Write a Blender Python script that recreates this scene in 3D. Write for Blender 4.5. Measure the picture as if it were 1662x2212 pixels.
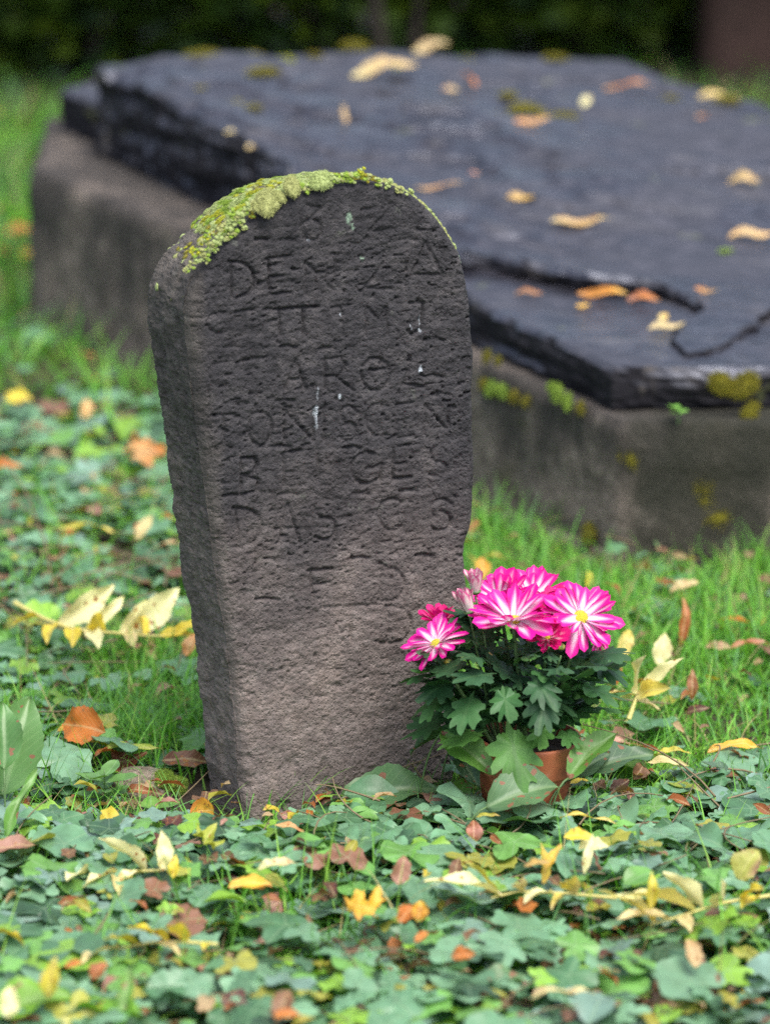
import bpy, math, random
import numpy as np
from mathutils import Vector, Matrix, Euler
from mathutils.geometry import delaunay_2d_cdt

R = math.radians
random.seed(7)
rng = np.random.default_rng(11)
scene = bpy.context.scene
for o in list(bpy.data.objects):
    bpy.data.objects.remove(o)

# ------------------------------------------------------------------ camera
IW, IH, FPX = 1662.0, 2211.5, 7944.0       # sizes of the measured picture
PITCH = R(16.45)
CD, CH = 3.75, 1.446
cam_d = bpy.data.cameras.new('camera')
cam = bpy.data.objects.new('camera', cam_d)
scene.collection.objects.link(cam)
cam.location = (0, -CD, CH)
cam.rotation_euler = (math.pi / 2 - PITCH, 0, 0)
cam_d.sensor_fit = 'HORIZONTAL'
cam_d.sensor_width = 24.0
cam_d.lens = 24.0 * FPX / IW
cam_d.clip_start = 0.05
cam_d.clip_end = 400
cam_d.dof.use_dof = True
cam_d.dof.focus_distance = 3.94
cam_d.dof.aperture_fstop = 2.8
scene.camera = cam
scene.render.resolution_x, scene.render.resolution_y = 769, 1024

# ------------------------------------------------------------------ sky, sun, exposure
SUN_EL = R(63)                             # soft sun of an overcast day, high in front and right
SUN_DX, SUN_DY = 0.55, -0.83
world = bpy.data.worlds.new('World')
scene.world = world
world.use_nodes = True
wn = world.node_tree
wn.nodes.clear()
sky = wn.nodes.new('ShaderNodeTexSky')
sky.sky_type = 'NISHITA'
sky.sun_disc = False
sky.sun_elevation = SUN_EL
sky.sun_rotation = math.atan2(SUN_DX, SUN_DY)
sky.air_density = 1.0
sky.dust_density = 3.0
hsv = wn.nodes.new('ShaderNodeHueSaturation')
hsv.inputs['Saturation'].default_value = 0.68
bg = wn.nodes.new('ShaderNodeBackground')
bg.inputs['Strength'].default_value = 0.098
wo = wn.nodes.new('ShaderNodeOutputWorld')
wn.links.new(sky.outputs[0], hsv.inputs['Color'])
wn.links.new(hsv.outputs[0], bg.inputs['Color'])
wn.links.new(bg.outputs[0], wo.inputs['Surface'])
sun_d = bpy.data.lights.new('sun', 'SUN')
sun_d.energy = 1.5
sun_d.angle = R(36)
sun_d.color = (1.0, 0.96, 0.9)
sun = bpy.data.objects.new('sun', sun_d)
scene.collection.objects.link(sun)
sun.location = (0, 0, 6)
_sd = Vector((SUN_DX * math.cos(SUN_EL), SUN_DY * math.cos(SUN_EL), math.sin(SUN_EL)))
sun.rotation_euler = _sd.to_track_quat('Z', 'Y').to_euler()
scene.view_settings.view_transform = 'Standard'
scene.view_settings.look = 'None'
scene.view_settings.exposure = 1.66
scene.view_settings.gamma = 1.0
scene.view_settings.use_curve_mapping = False
scene.render.engine = 'CYCLES'
scene.cycles.use_denoising = False
scene.cycles.max_bounces = 6
scene.cycles.diffuse_bounces = 3
scene.cycles.glossy_bounces = 2
scene.cycles.transmission_bounces = 4
scene.cycles.sample_clamp_indirect = 3.0
scene.cycles.caustics_reflective = False
scene.cycles.caustics_refractive = False

# ------------------------------------------------------------------ picture <-> place
CAM = np.array([0, -CD, CH])
FW = np.array([0, math.cos(PITCH), -math.sin(PITCH)])
UP = np.array([0, math.sin(PITCH), math.cos(PITCH)])
RT = np.array([1.0, 0, 0])

def ray(x, y):
    return FW + RT * ((x - IW / 2) / FPX) - UP * ((y - IH / 2) / FPX)

def G(x, y, z=0.0):                        # the point of height z seen there
    d = ray(x, y)
    return CAM + d * ((z - CH) / d[2])

def on_plane(x, y, p0, n):
    d = ray(x, y)
    return CAM + d * (np.dot(p0 - CAM, n) / np.dot(d, n))

def proj(P):
    P = np.asarray(P, float)
    v = P - CAM
    dep = v @ FW
    return np.stack([IW / 2 + FPX * (v @ RT) / dep, IH / 2 - FPX * (v @ UP) / dep, dep], -1)

# ------------------------------------------------------------------ noise
def _hash(i, j, k, s):
    h = (i * 374761393 + j * 668265263 + k * 1274126177 + s * 974711) & 0xffffffff
    h = ((h ^ (h >> 13)) * 1274126177) & 0xffffffff
    h = ((h ^ (h >> 16)) * 2246822519) & 0xffffffff
    return ((h ^ (h >> 15)) & 0xffffff) / float(0xffffff)

def vnoise(P, seed=0):
    P = np.asarray(P, float)
    I = np.floor(P).astype(np.int64)
    f = P - I
    f = f * f * (3 - 2 * f)
    i, j, k = I[..., 0], I[..., 1], I[..., 2]
    r = 0
    for a in (0, 1):
        wa = f[..., 0] if a else 1 - f[..., 0]
        for b in (0, 1):
            wb = f[..., 1] if b else 1 - f[..., 1]
            for c in (0, 1):
                wc = f[..., 2] if c else 1 - f[..., 2]
                r = r + wa * wb * wc * _hash(i + a, j + b, k + c, seed)
    return r * 2 - 1

def fbm(P, octs=4, seed=0, gain=0.5):
    P = np.asarray(P, float)
    r, a, t = 0, 1.0, 0
    for o in range(octs):
        r = r + a * vnoise(P * (2.03 ** o) + o * 17.3, seed + o)
        t += a
        a *= gain
    return r / t

def smooth(a, b, x):
    t = np.clip((x - a) / (b - a), 0, 1)
    return t * t * (3 - 2 * t)

# ------------------------------------------------------------------ mesh helpers
COL = scene.collection

def mesh(name, V, F, mats, col=None, luv=None, smooth_sh=True, extra=None):
    V = np.ascontiguousarray(V, np.float32)
    F = np.ascontiguousarray(F, np.int32)
    me = bpy.data.meshes.new(name)
    n = F.shape[1]
    me.vertices.add(len(V)); me.vertices.foreach_set('co', V.ravel())
    me.loops.add(F.size); me.loops.foreach_set('vertex_index', F.ravel())
    me.polygons.add(len(F))
    me.polygons.foreach_set('loop_start', np.arange(0, F.size, n, dtype=np.int32))
    me.polygons.foreach_set('loop_total', np.full(len(F), n, np.int32))
    me.polygons.foreach_set('use_smooth', np.full(len(F), smooth_sh))
    if col is not None:
        c = np.ones((len(V), 4), np.float32); c[:, :3] = col
        a = me.attributes.new('Col', 'FLOAT_COLOR', 'POINT'); a.data.foreach_set('color', c.ravel())
    if luv is not None:
        a = me.attributes.new('luv', 'FLOAT_VECTOR', 'POINT')
        a.data.foreach_set('vector', np.ascontiguousarray(luv, np.float32).ravel())
    for k, v in (extra or {}).items():
        a = me.attributes.new(k, 'FLOAT', 'POINT'); a.data.foreach_set('value', np.ascontiguousarray(v, np.float32))
    for m in (mats if isinstance(mats, (list, tuple)) else [mats]):
        me.materials.append(m)
    me.update(calc_edges=True)
    me.validate()
    return me

def put(name, me, parent=None, loc=None, rot=None, scale=None, label=None, cat=None, group=None, kind=None, M=None):
    o = bpy.data.objects.new(name, me)
    COL.objects.link(o)
    if parent is not None:
        o.parent = parent
    if M is not None:
        o.matrix_local = M
    if loc is not None:
        o.location = [float(v) for v in loc]
    if rot is not None:
        o.rotation_euler = rot
    if scale is not None:
        o.scale = (scale,) * 3 if np.isscalar(scale) else scale
    if label: o['label'] = label
    if cat: o['category'] = cat
    if group: o['group'] = group
    if kind: o['kind'] = kind
    return o

def tris(Q):
    Q = np.asarray(Q)
    return np.concatenate([Q[:, [0, 1, 2]], Q[:, [0, 2, 3]]])

def grid_faces(nr, nc, off=0, closed=False):
    r = np.arange(nr - 1)[:, None]
    c = np.arange(nc if closed else nc - 1)[None, :]
    c2 = (c + 1) % nc
    q = np.stack([r * nc + c, r * nc + c2, (r + 1) * nc + c2, (r + 1) * nc + c], -1).reshape(-1, 4)
    return q + off

def tube(pts, rad, ns=6):
    pts = np.asarray(pts, float); n = len(pts)
    rad = np.broadcast_to(np.asarray(rad, float), (n,))
    t = np.gradient(pts, axis=0); t /= np.linalg.norm(t, axis=1)[:, None] + 1e-12
    ref = np.array([0.31, 0.17, 0.93])
    a = np.cross(t, ref); a /= np.linalg.norm(a, axis=1)[:, None] + 1e-12
    b = np.cross(t, a)
    ang = np.arange(ns) * 2 * np.pi / ns
    V = pts[:, None] + rad[:, None, None] * (a[:, None] * np.cos(ang)[None, :, None] + b[:, None] * np.sin(ang)[None, :, None])
    V = V.reshape(-1, 3)
    F = grid_faces(n, ns, closed=True)
    V = np.vstack([V, pts[-1]])
    return V, np.concatenate([tris(F), np.array([[(n - 1) * ns + i, (n - 1) * ns + (i + 1) % ns, n * ns] for i in range(ns)])])

def bez(p0, p1, p2, n=10):
    t = np.linspace(0, 1, n)[:, None]
    return (1 - t) ** 2 * np.asarray(p0) + 2 * t * (1 - t) * np.asarray(p1) + t * t * np.asarray(p2)

# ------------------------------------------------------------------ materials
class NT:
    def __init__(s, name):
        s.m = bpy.data.materials.new(name); s.m.use_nodes = True
        s.t = s.m.node_tree; s.t.nodes.clear()
        s.out = s.t.nodes.new('ShaderNodeOutputMaterial')
    def n(s, typ, **kw):
        x = s.t.nodes.new(typ)
        for k, v in kw.items():
            setattr(x, k, v)
        return x
    def l(s, a, b): s.t.links.new(a, b)
    def val(s, inp, v):
        if hasattr(v, 'is_linked') or hasattr(v, 'links'): s.l(v, inp)
        else: inp.default_value = v
    def math(s, op, a, b=0.0, c=0.0):
        x = s.n('ShaderNodeMath', operation=op)
        for i, v in enumerate((a, b, c)): s.val(x.inputs[i], v)
        return x.outputs[0]
    def attr(s, name):
        return s.n('ShaderNodeAttribute', attribute_name=name)
    def noise(s, vec, scale, detail=4, rough=0.55, dist=0.0):
        x = s.n('ShaderNodeTexNoise'); x.inputs['Scale'].default_value = scale
        x.inputs['Detail'].default_value = detail; x.inputs['Roughness'].default_value = rough
        x.inputs['Distortion'].default_value = dist
        if vec is not None: s.l(vec, x.inputs['Vector'])
        return x.outputs[0]
    def ramp(s, fac, stops):
        x = s.n('ShaderNodeValToRGB'); e = x.color_ramp.elements
        while len(e) < len(stops): e.new(0.5)
        for el, (p, c) in zip(e, stops):
            el.position = p; el.color = (*c, 1) if len(c) == 3 else c
        s.l(fac, x.inputs[0]); return x.outputs[0]
    def mix(s, fac, a, b, mode='MIX'):
        x = s.n('ShaderNodeMix', data_type='RGBA', blend_type=mode)
        s.val(x.inputs[0], fac)
        for i, v in ((6, a), (7, b)):
            s.val(x.inputs[i], (*v, 1) if isinstance(v, tuple) and len(v) == 3 else v)
        return x.outputs[2]
    def step(s, x, a, b):
        m = s.n('ShaderNodeMapRange', interpolation_type='SMOOTHSTEP')
        s.val(m.inputs[0], x); m.inputs[1].default_value = a; m.inputs[2].default_value = b
        return m.outputs[0]
    def pos(s): return s.n('ShaderNodeNewGeometry').outputs['Position']
    def mapv(s, vec, scale):
        m = s.n('ShaderNodeMapping'); m.inputs['Scale'].default_value = scale
        s.l(vec, m.inputs['Vector']); return m.outputs[0]
    def bump(s, h, strength, dist, nrm=None):
        b = s.n('ShaderNodeBump'); b.inputs['Strength'].default_value = strength
        b.inputs['Distance'].default_value = dist; s.l(h, b.inputs['Height'])
        if nrm is not None: s.l(nrm, b.inputs['Normal'])
        return b.outputs[0]
    def bsdf(s, col, rough=0.6, normal=None, spec=0.5, trans=None, sheen=0.0, coat=0.0):
        p = s.n('ShaderNodeBsdfPrincipled')
        s.val(p.inputs['Base Color'], (*col, 1) if isinstance(col, tuple) and len(col) == 3 else col)
        s.val(p.inputs['Roughness'], rough)
        s.val(p.inputs['Specular IOR Level'], spec)
        p.inputs['Sheen Weight'].default_value = sheen
        p.inputs['Coat Weight'].default_value = coat
        if normal is not None: s.l(normal, p.inputs['Normal'])
        if trans:
            w, tc = trans
            t = s.n('ShaderNodeBsdfTranslucent'); s.val(t.inputs[0], tc)
            mx = s.n('ShaderNodeMixShader'); mx.inputs[0].default_value = w
            s.l(p.outputs[0], mx.inputs[1]); s.l(t.outputs[0], mx.inputs[2])
            s.l(mx.outputs[0], s.out.inputs[0])
        else:
            s.l(p.outputs[0], s.out.inputs[0])
        return s.m

def leaf_material(name, veins='palmate', rough=0.42, trans=0.28, vein_col=(0.30, 0.38, 0.18), vein_amt=0.45,
                  spots=0.0, spot_col=(0.30, 0.11, 0.06), tint=(1.15, 1.25, 0.45), spec=0.5, holes=False):
    t = NT(name)
    c = t.attr('Col').outputs['Color']
    uv = t.attr('luv').outputs['Vector']
    s = t.n('ShaderNodeSeparateXYZ'); t.l(uv, s.inputs[0])
    x, y, idn = s.outputs
    if veins == 'palmate':
        ang = t.math('ARCTAN2', y, x)
        rad = t.math('SQRT', t.math('ADD', t.math('MULTIPLY', x, x), t.math('MULTIPLY', y, y)))
        w = t.math('ABSOLUTE', t.math('SINE', t.math('MULTIPLY', ang, 2.5)))
        v1 = t.math('MULTIPLY', w, rad)
        vein = t.math('SUBTRACT', 1.0, t.step(v1, 0.02, 0.07))
    else:
        ay = t.math('ABSOLUTE', y)
        mid = t.math('SUBTRACT', 1.0, t.step(ay, 0.012, 0.03))
        fr = t.math('PINGPONG', t.math('ADD', t.math('MULTIPLY', x, 9.0), t.math('MULTIPLY', ay, -11.0)), 0.5)
        side = t.math('MULTIPLY', t.math('SUBTRACT', 1.0, t.step(fr, 0.03, 0.10)), 0.55)
        vein = t.math('MAXIMUM', mid, side)
    off = t.n('ShaderNodeVectorMath', operation='MULTIPLY_ADD')
    t.l(uv, off.inputs[0]); off.inputs[1].default_value = (1, 1, 37.0); off.inputs[2].default_value = (0, 0, 0)
    nz = t.noise(off.outputs[0], 3.2, 4, 0.6)
    c1 = t.mix(t.math('MULTIPLY', t.step(nz, 0.35, 0.75), 0.55), c, t.mix(1.0, c, (0.62, 0.60, 0.5), 'MULTIPLY'))
    c2 = t.mix(t.math('MULTIPLY', vein, vein_amt), c1, vein_col)
    if spots > 0:
        sp = t.noise(off.outputs[0], 8.5, 1, 0.4)
        c2 = t.mix(t.step(sp, 0.68 - 0.12 * spots, 0.70 - 0.11 * spots), c2, spot_col)
    h = t.math('ADD', t.math('MULTIPLY', vein, -0.12), t.math('MULTIPLY', t.noise(off.outputs[0], 9.0, 3), 0.6))
    nrm = t.bump(h, 0.40, 0.0016)
    tc = t.mix(1.0, c2, tint, 'MULTIPLY')
    return t.bsdf(c2, t.math('ADD', rough, t.math('MULTIPLY', nz, 0.12)), nrm, spec, (trans, tc))

M_ivy = leaf_material('ivy_leaf', 'palmate', 0.31, 0.28, (0.26, 0.38, 0.22), 0.40, spec=0.42)
M_dock = leaf_material('dock_leaf', 'pinnate', 0.38, 0.30, (0.30, 0.40, 0.20), 0.28, spots=0.12, spot_col=(0.26, 0.12, 0.07))
M_chry = leaf_material('chrysanthemum_leaf', 'pinnate', 0.46, 0.22, (0.08, 0.16, 0.06), 0.35, spec=0.35)
M_fall = leaf_material('fallen_leaf', 'pinnate', 0.50, 0.32, (0.70, 0.60, 0.30), 0.30, spots=0.05, spot_col=(0.30, 0.12, 0.03), tint=(1.1, 1.0, 0.5))
M_grass = leaf_material('grass_blade', 'pinnate', 0.45, 0.35, (0.2, 0.35, 0.1), 0.2)
M_hedge = leaf_material('hedge_leaf', 'palmate', 0.45, 0.30, (0.2, 0.3, 0.1), 0.1)

def stem_material(name, col, rough=0.55):
    t = NT(name)
    nz = t.noise(t.pos(), 180, 3)
    return t.bsdf(t.mix(nz, col, tuple(v * 0.55 for v in col)), rough, t.bump(nz, 0.3, 0.001))
M_stem = stem_material('green_stem', (0.10, 0.19, 0.06))
M_stalk = stem_material('yellow_stalk', (0.62, 0.55, 0.18))
M_bark = stem_material('hedge_bark', (0.030, 0.022, 0.016), 0.9)
M_dry = stem_material('dry_stem', (0.16, 0.10, 0.06), 0.8)

# soil
t = NT('soil')
P = t.pos()
n1 = t.noise(P, 9, 6, 0.65); n2 = t.noise(P, 140, 5, 0.7)
c = t.ramp(n1, [(0.3, (0.018, 0.013, 0.009)), (0.55, (0.055, 0.040, 0.029)), (0.75, (0.13, 0.10, 0.075))])
c = t.mix(t.math('MULTIPLY', n2, 0.6), c, (0.04, 0.03, 0.022))
M_soil = t.bsdf(c, 0.9, t.bump(n2, 0.8, 0.006), 0.25)

# gravestone
t = NT('gravestone_basalt')
P = t.pos()
sx = t.n('ShaderNodeSeparateXYZ'); t.l(P, sx.inputs[0])
nb = t.noise(P, 7, 5, 0.6)
nm = t.noise(t.mapv(P, (1, 1, 1.8)), 55, 6, 0.7)
nf = t.noise(P, 420, 4, 0.7)
side = t.attr('side').outputs['Fac']
hgt = t.math('ADD', sx.outputs[2], t.math('MULTIPLY', t.math('SUBTRACT', nb, 0.5), 0.30))
low = t.math('SUBTRACT', 1.0, t.step(hgt, 0.10, 0.42))
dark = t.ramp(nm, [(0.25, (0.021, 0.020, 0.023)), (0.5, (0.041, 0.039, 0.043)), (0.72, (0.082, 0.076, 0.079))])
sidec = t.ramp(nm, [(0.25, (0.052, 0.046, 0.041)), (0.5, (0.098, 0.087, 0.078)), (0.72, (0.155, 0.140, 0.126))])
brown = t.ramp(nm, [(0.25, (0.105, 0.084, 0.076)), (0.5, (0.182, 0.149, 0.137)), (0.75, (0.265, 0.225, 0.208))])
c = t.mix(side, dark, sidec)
c = t.mix(low, c, brown)
c = t.mix(t.math('MULTIPLY', t.step(nf, 0.60, 0.72), 0.5), c, t.mix(1.0, c, (2.3, 2.25, 2.2), 'MULTIPLY'))
c = t.mix(t.math('MULTIPLY', t.math('SUBTRACT', 1.0, t.step(nf, 0.30, 0.42)), 0.55), c, t.mix(1.0, c, (0.35, 0.35, 0.35), 'MULTIPLY'))
nv_ = t.noise(t.mapv(P, (1, 1, 0.5)), 16, 5, 0.65)
c = t.mix(1.0, c, t.ramp(nv_, [(0.32, (0.72, 0.72, 0.74)), (0.5, (1, 1, 1)), (0.68, (1.30, 1.27, 1.22))]), 'MULTIPLY')
nl_ = t.noise(P, 34, 4, 0.7)
c = t.mix(t.math('MULTIPLY', t.step(nl_, 0.63, 0.72), 0.35), c, (0.17, 0.18, 0.15))
c = t.mix(t.attr('white').outputs['Fac'], c, (0.50, 0.55, 0.60))
c = t.mix(t.attr('lichen').outputs['Fac'], c, (0.25, 0.36, 0.26))
vo = t.n('ShaderNodeTexVoronoi'); vo.inputs['Scale'].default_value = 260; t.l(P, vo.inputs['Vector'])
pit = t.step(vo.outputs['Distance'], 0.10, 0.45)
h = t.math('ADD', t.math('ADD', t.math('MULTIPLY', nf, 1.0), t.math('MULTIPLY', pit, 0.7)), t.noise(P, 900, 3, 0.7))
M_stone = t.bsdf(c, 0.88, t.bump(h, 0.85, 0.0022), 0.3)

# slabs and base of the old tomb
t = NT('wet_slate')
P = t.pos()
n1 = t.noise(t.mapv(P, (1, 1.6, 1)), 3.2, 5, 0.62, 0.8); n2 = t.noise(t.mapv(P, (1, 2.2, 6)), 26, 4, 0.6); n3 = t.noise(P, 170, 3, 0.7)
nl = t.noise(t.mapv(P, (1, 2.0, 1)), 8.0, 4, 0.6)
c = t.ramp(n2, [(0.3, (0.006, 0.006, 0.008)), (0.52, (0.017, 0.016, 0.021)), (0.78, (0.060, 0.057, 0.068))])
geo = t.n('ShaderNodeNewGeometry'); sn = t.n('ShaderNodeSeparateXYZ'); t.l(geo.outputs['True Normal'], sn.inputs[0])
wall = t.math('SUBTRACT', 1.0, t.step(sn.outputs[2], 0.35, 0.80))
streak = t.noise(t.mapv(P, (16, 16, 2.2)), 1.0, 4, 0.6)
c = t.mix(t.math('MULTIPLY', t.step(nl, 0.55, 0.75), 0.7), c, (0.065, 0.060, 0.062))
c = t.mix(t.math('MULTIPLY', wall, 0.70), c, (0.010, 0.009, 0.010))  # steep faces darkened in the colour, standing in for their shade
c = t.mix(t.math('MULTIPLY', wall, t.step(streak, 0.58, 0.74)), c, (0.11, 0.096, 0.084))
lich = t.noise(P, 13, 3, 0.6)
c = t.mix(t.math('MULTIPLY', t.step(lich, 0.66, 0.74), 0.55), c, (0.10, 0.11, 0.04))
rg = t.math('ADD', t.math('ADD', 0.25, t.math('MULTIPLY', t.step(n1, 0.42, 0.58), 0.38)), t.math('MULTIPLY', wall, 0.5))
hh = t.math('ADD', n2, t.math('MULTIPLY', nl, 2.4))
M_slate = t.bsdf(c, rg, t.bump(hh, 0.38, 0.012), t.math('SUBTRACT', 0.9, t.math('MULTIPLY', wall, 0.7)))
for n_ in t.t.nodes:
    if n_.type == 'BSDF_PRINCIPLED': n_.inputs['Specular Tint'].default_value = (0.78, 0.83, 1.0, 1)

t = NT('weathered_base')
P = t.pos()
sx = t.n('ShaderNodeSeparateXYZ'); t.l(P, sx.inputs[0])
n1 = t.noise(P, 5, 5, 0.6); n2 = t.noise(P, 45, 6, 0.7); n3 = t.noise(P, 300, 3, 0.7)
streak = t.noise(t.mapv(P, (14, 14, 2.5)), 1.0, 5, 0.6)
blot = t.noise(t.mapv(P, (1, 1, 0.6)), 6.5, 5, 0.65)
c = t.ramp(n2, [(0.3, (0.085, 0.068, 0.057)), (0.55, (0.180, 0.148, 0.126)), (0.72, (0.36, 0.305, 0.265))])
dk = t.step(t.math('ADD', t.math('ADD', t.math('MULTIPLY', blot, 0.75), t.math('MULTIPLY', streak, 0.25)), t.math('MULTIPLY', sx.outputs[2], 0.75)), 0.53, 0.70)
c = t.mix(t.math('MULTIPLY', dk, 0.80), c, (0.030, 0.028, 0.027))
c = t.mix(t.math('MULTIPLY', t.step(n1, 0.58, 0.70), 0.55), c, (0.060, 0.065, 0.022))
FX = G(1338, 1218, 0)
front_dk = t.math('MULTIPLY', t.step(t.math('ADD', sx.outputs[0], t.math('MULTIPLY', t.math('SUBTRACT', blot, 0.5), 0.10)), FX[0] - 0.01, FX[0] + 0.03), t.step(n1, 0.30, 0.55))
c = t.mix(t.math('MULTIPLY', front_dk, 0.88), c, (0.024, 0.025, 0.017))  # darker greenish tone on the base, right of the front corner
c = t.mix(t.math('MULTIPLY', t.step(n3, 0.55, 0.7), 0.3), c, t.mix(1.0, c, (2.2, 2.2, 2.2), 'MULTIPLY'))
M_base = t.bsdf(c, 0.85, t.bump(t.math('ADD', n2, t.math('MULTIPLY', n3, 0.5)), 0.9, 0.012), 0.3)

t = NT('red_sandstone')
P = t.pos()
n2 = t.noise(P, 12, 6, 0.7)
M_sand = t.bsdf(t.ramp(n2, [(0.3, (0.022, 0.012, 0.010)), (0.7, (0.055, 0.030, 0.025))]), 0.85, t.bump(n2, 0.5, 0.01), 0.3)

t = NT('moss')
c = t.attr('Col').outputs['Color']
nz = t.noise(t.pos(), 500, 3, 0.7)
c2 = t.mix(t.step(nz, 0.35, 0.7), t.mix(1.0, c, (0.60, 0.62, 0.50), 'MULTIPLY'), c)
M_moss = t.bsdf(c2, 0.9, t.bump(nz, 0.6, 0.002), 0.2, (0.18, c2), sheen=0.15)

t = NT('terracotta')
P = t.pos()
n1 = t.noise(P, 28, 5, 0.6); n2 = t.noise(P, 400, 3, 0.6)
c = t.ramp(n1, [(0.3, (0.17, 0.05, 0.024)), (0.5, (0.34, 0.10, 0.042)), (0.62, (0.38, 0.125, 0.058)), (0.75, (0.46, 0.27, 0.19))])
M_terra = t.bsdf(c, 0.62, t.bump(t.math('ADD', n1, n2), 0.25, 0.001), 0.4)

def petal_material(name, pink, pale, whiteness):
    t = NT(name)
    uv = t.attr('luv').outputs['Vector']
    s = t.n('ShaderNodeSeparateXYZ'); t.l(uv, s.inputs[0])
    u, v, idn = s.outputs
    av = t.math('ABSOLUTE', v)
    off = t.n('ShaderNodeVectorMath', operation='MULTIPLY'); t.l(uv, off.inputs[0]); off.inputs[1].default_value = (1.2, 9, 41)
    nz = t.noise(off.outputs[0], 2.0, 3, 0.6)
    # white from the base along the middle, pink at the tip and the margins
    g = t.math('ADD', t.math('ADD', u, t.math('MULTIPLY', av, 0.62)), t.math('MULTIPLY', t.math('SUBTRACT', nz, 0.5), 0.55))
    f = t.step(g, whiteness - 0.34, whiteness + 0.34)
    c = t.mix(f, pale, pink)
    ln = t.math('PINGPONG', t.math('MULTIPLY', v, 4.0), 0.5)
    return t.bsdf(c, 0.48, t.bump(ln, 0.35, 0.0012), 0.35, (0.32, c))
M_petal = petal_material('petal_magenta', (0.72, 0.006, 0.30), (0.90, 0.80, 0.87), 0.74)
M_petal2 = petal_material('petal_deep', (0.62, 0.006, 0.17), (0.86, 0.66, 0.70), 0.52)
M_petal3 = petal_material('petal_bud', (0.60, 0.10, 0.28), (0.80, 0.74, 0.68), 1.05)
t = NT('flower_disc')
vo = t.n('ShaderNodeTexVoronoi'); vo.inputs['Scale'].default_value = 900; t.l(t.pos(), vo.inputs['Vector'])
M_disc = t.bsdf(t.ramp(vo.outputs['Distance'], [(0.1, (0.72, 0.60, 0.03)), (0.7, (0.40, 0.36, 0.02))]), 0.6, t.bump(vo.outputs['Distance'], 0.8, 0.002))

# ------------------------------------------------------------------ ground
def axis(lo, hi, core0, core1, step, far):
    a = list(np.arange(core0, core1, step))
    g = step; v = core1; up = []
    while v < hi: up.append(v); g *= 1.25; v += g
    g = step; v = core0 - step; dn = []
    while v > lo: dn.append(v); g *= 1.25; v -= g
    return np.array(sorted([lo] + dn + a + up + [hi]))

def ground_z(x, y):
    P = np.stack([x * 3.0, y * 3.0, np.zeros_like(x)], -1)
    return 0.012 * fbm(P, 3, 5) + 0.004 * fbm(P * 7, 3, 9)

gx = axis(-60, 60, -0.9, 0.9, 0.02, 60)
gy = axis(-20, 120, -0.9, 2.0, 0.02, 60)
X, Y = np.meshgrid(gx, gy)
Zg = ground_z(X, Y)
V = np.stack([X, Y, Zg], -1).reshape(-1, 3)
put('ground', mesh('ground', V, grid_faces(len(gy), len(gx)), M_soil), kind='structure', label='dark brown soil under the ivy and grass')

# ------------------------------------------------------------------ leaf templates
def fan_leaf(rf, nseg=28, rings=3, cup=0.10, wave=0.05, seed=0, cx=0.0):
    th = np.linspace(-np.pi, np.pi, nseg, endpoint=False)
    rr = np.array([rf(a) for a in th])
    V = [[0, 0, 0]]
    for j in range(1, rings + 1):
        f = j / rings
        x = rr * f * np.cos(th); y = rr * f * np.sin(th)
        z = cup * (rr * f) ** 2 + wave * (f ** 2) * np.sin(th * 5 + seed) + 0.02 * f * np.cos(th * 5)
        V += list(np.stack([x, y, z], 1))
    V = np.array(V)
    F = [[0, 1 + i, 1 + (i + 1) % nseg] for i in range(nseg)]
    F = np.concatenate([np.array(F), tris(grid_faces(rings, nseg, 1, closed=True)[:, ::-1])])
    luv = V.copy(); luv[:, 2] = seed * 0.137
    V = V.copy(); V[:, 0] += cx
    return V, F, luv

def lobe_r(n, base, amp, notch=0.75, sharp=1.0):
    def f(a):
        k = abs(math.cos(n * a / 2)) ** sharp
        r = base + amp * k
        d = abs(abs(a) - math.pi)                       # heart notch where the stalk joins
        r *= 1 - notch * math.exp(-(d / 0.35) ** 2)
        return r * (1 - 0.10 * (1 - math.cos(a)) * 0.5)
    return f

def ivy_r(a):
    r = 0.50
    for c, w, h in ((0, 0.42, 0.62), (1.15, 0.38, 0.40), (-1.15, 0.38, 0.40), (2.2, 0.40, 0.22), (-2.2, 0.40, 0.22)):
        r += h * math.exp(-((a - c) / w) ** 2)
    d = abs(abs(a) - math.pi)
    return r * (1 - 0.55 * math.exp(-(d / 0.3) ** 2))

def scallop_r(nl, amp):
    b = lobe_r(1, 0.92, 0.0, 0.72)
    def f(a):
        return b(a) * (1 + amp * abs(math.sin(nl * a / 2)) - amp * 0.5)
    return f

def blade(wf, n=10, m=4, fold=0.12, curl=0.2, twist=0.0, wav=0.0, seed=0, serr=0.0, tipcurl=0.0, rough=0.0):
    """leaf from (0,0) to (1,0); wf gives the half width."""
    V, luv = [], []
    r = random.Random(seed)
    ph = r.random() * 6
    for i in range(n + 1):
        u = i / n
        w = wf(u) * (1 + (serr if i % 2 else -serr) * (0 < i < n)) * (1 + rough * math.sin(u * 9 + ph * 2) * math.sin(u * 17 + ph))
        for j in range(m + 1):
            v = (j / m) * 2 - 1
            x, y, z = u, v * w, fold * abs(v) * w * 2
            z += curl * (u - u * u) * 4 * 0.25 + tipcurl * u ** 3 + wav * math.sin(u * 11 + ph + v) * abs(v) * 0.5
            a = twist * u
            y, z = y * math.cos(a) - z * math.sin(a), y * math.sin(a) + z * math.cos(a)
            V.append((x, y, z)); luv.append((u, v * w, seed * 0.173))
    return np.array(V), tris(grid_faces(n + 1, m + 1)), np.array(luv)

def w_lance(wmax, peak=0.4):
    def f(u):
        a = peak / (1 - peak)
        return wmax * max(0.02, (u ** a * (1 - u)) / (peak ** a * (1 - peak))) if 0 < u < 1 else 0.004
    return f

def w_oval(wmax):
    return lambda u: wmax * max(0.03, math.sin(math.pi * min(1, max(0, u)) ** 0.85) ** 0.75)

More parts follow.
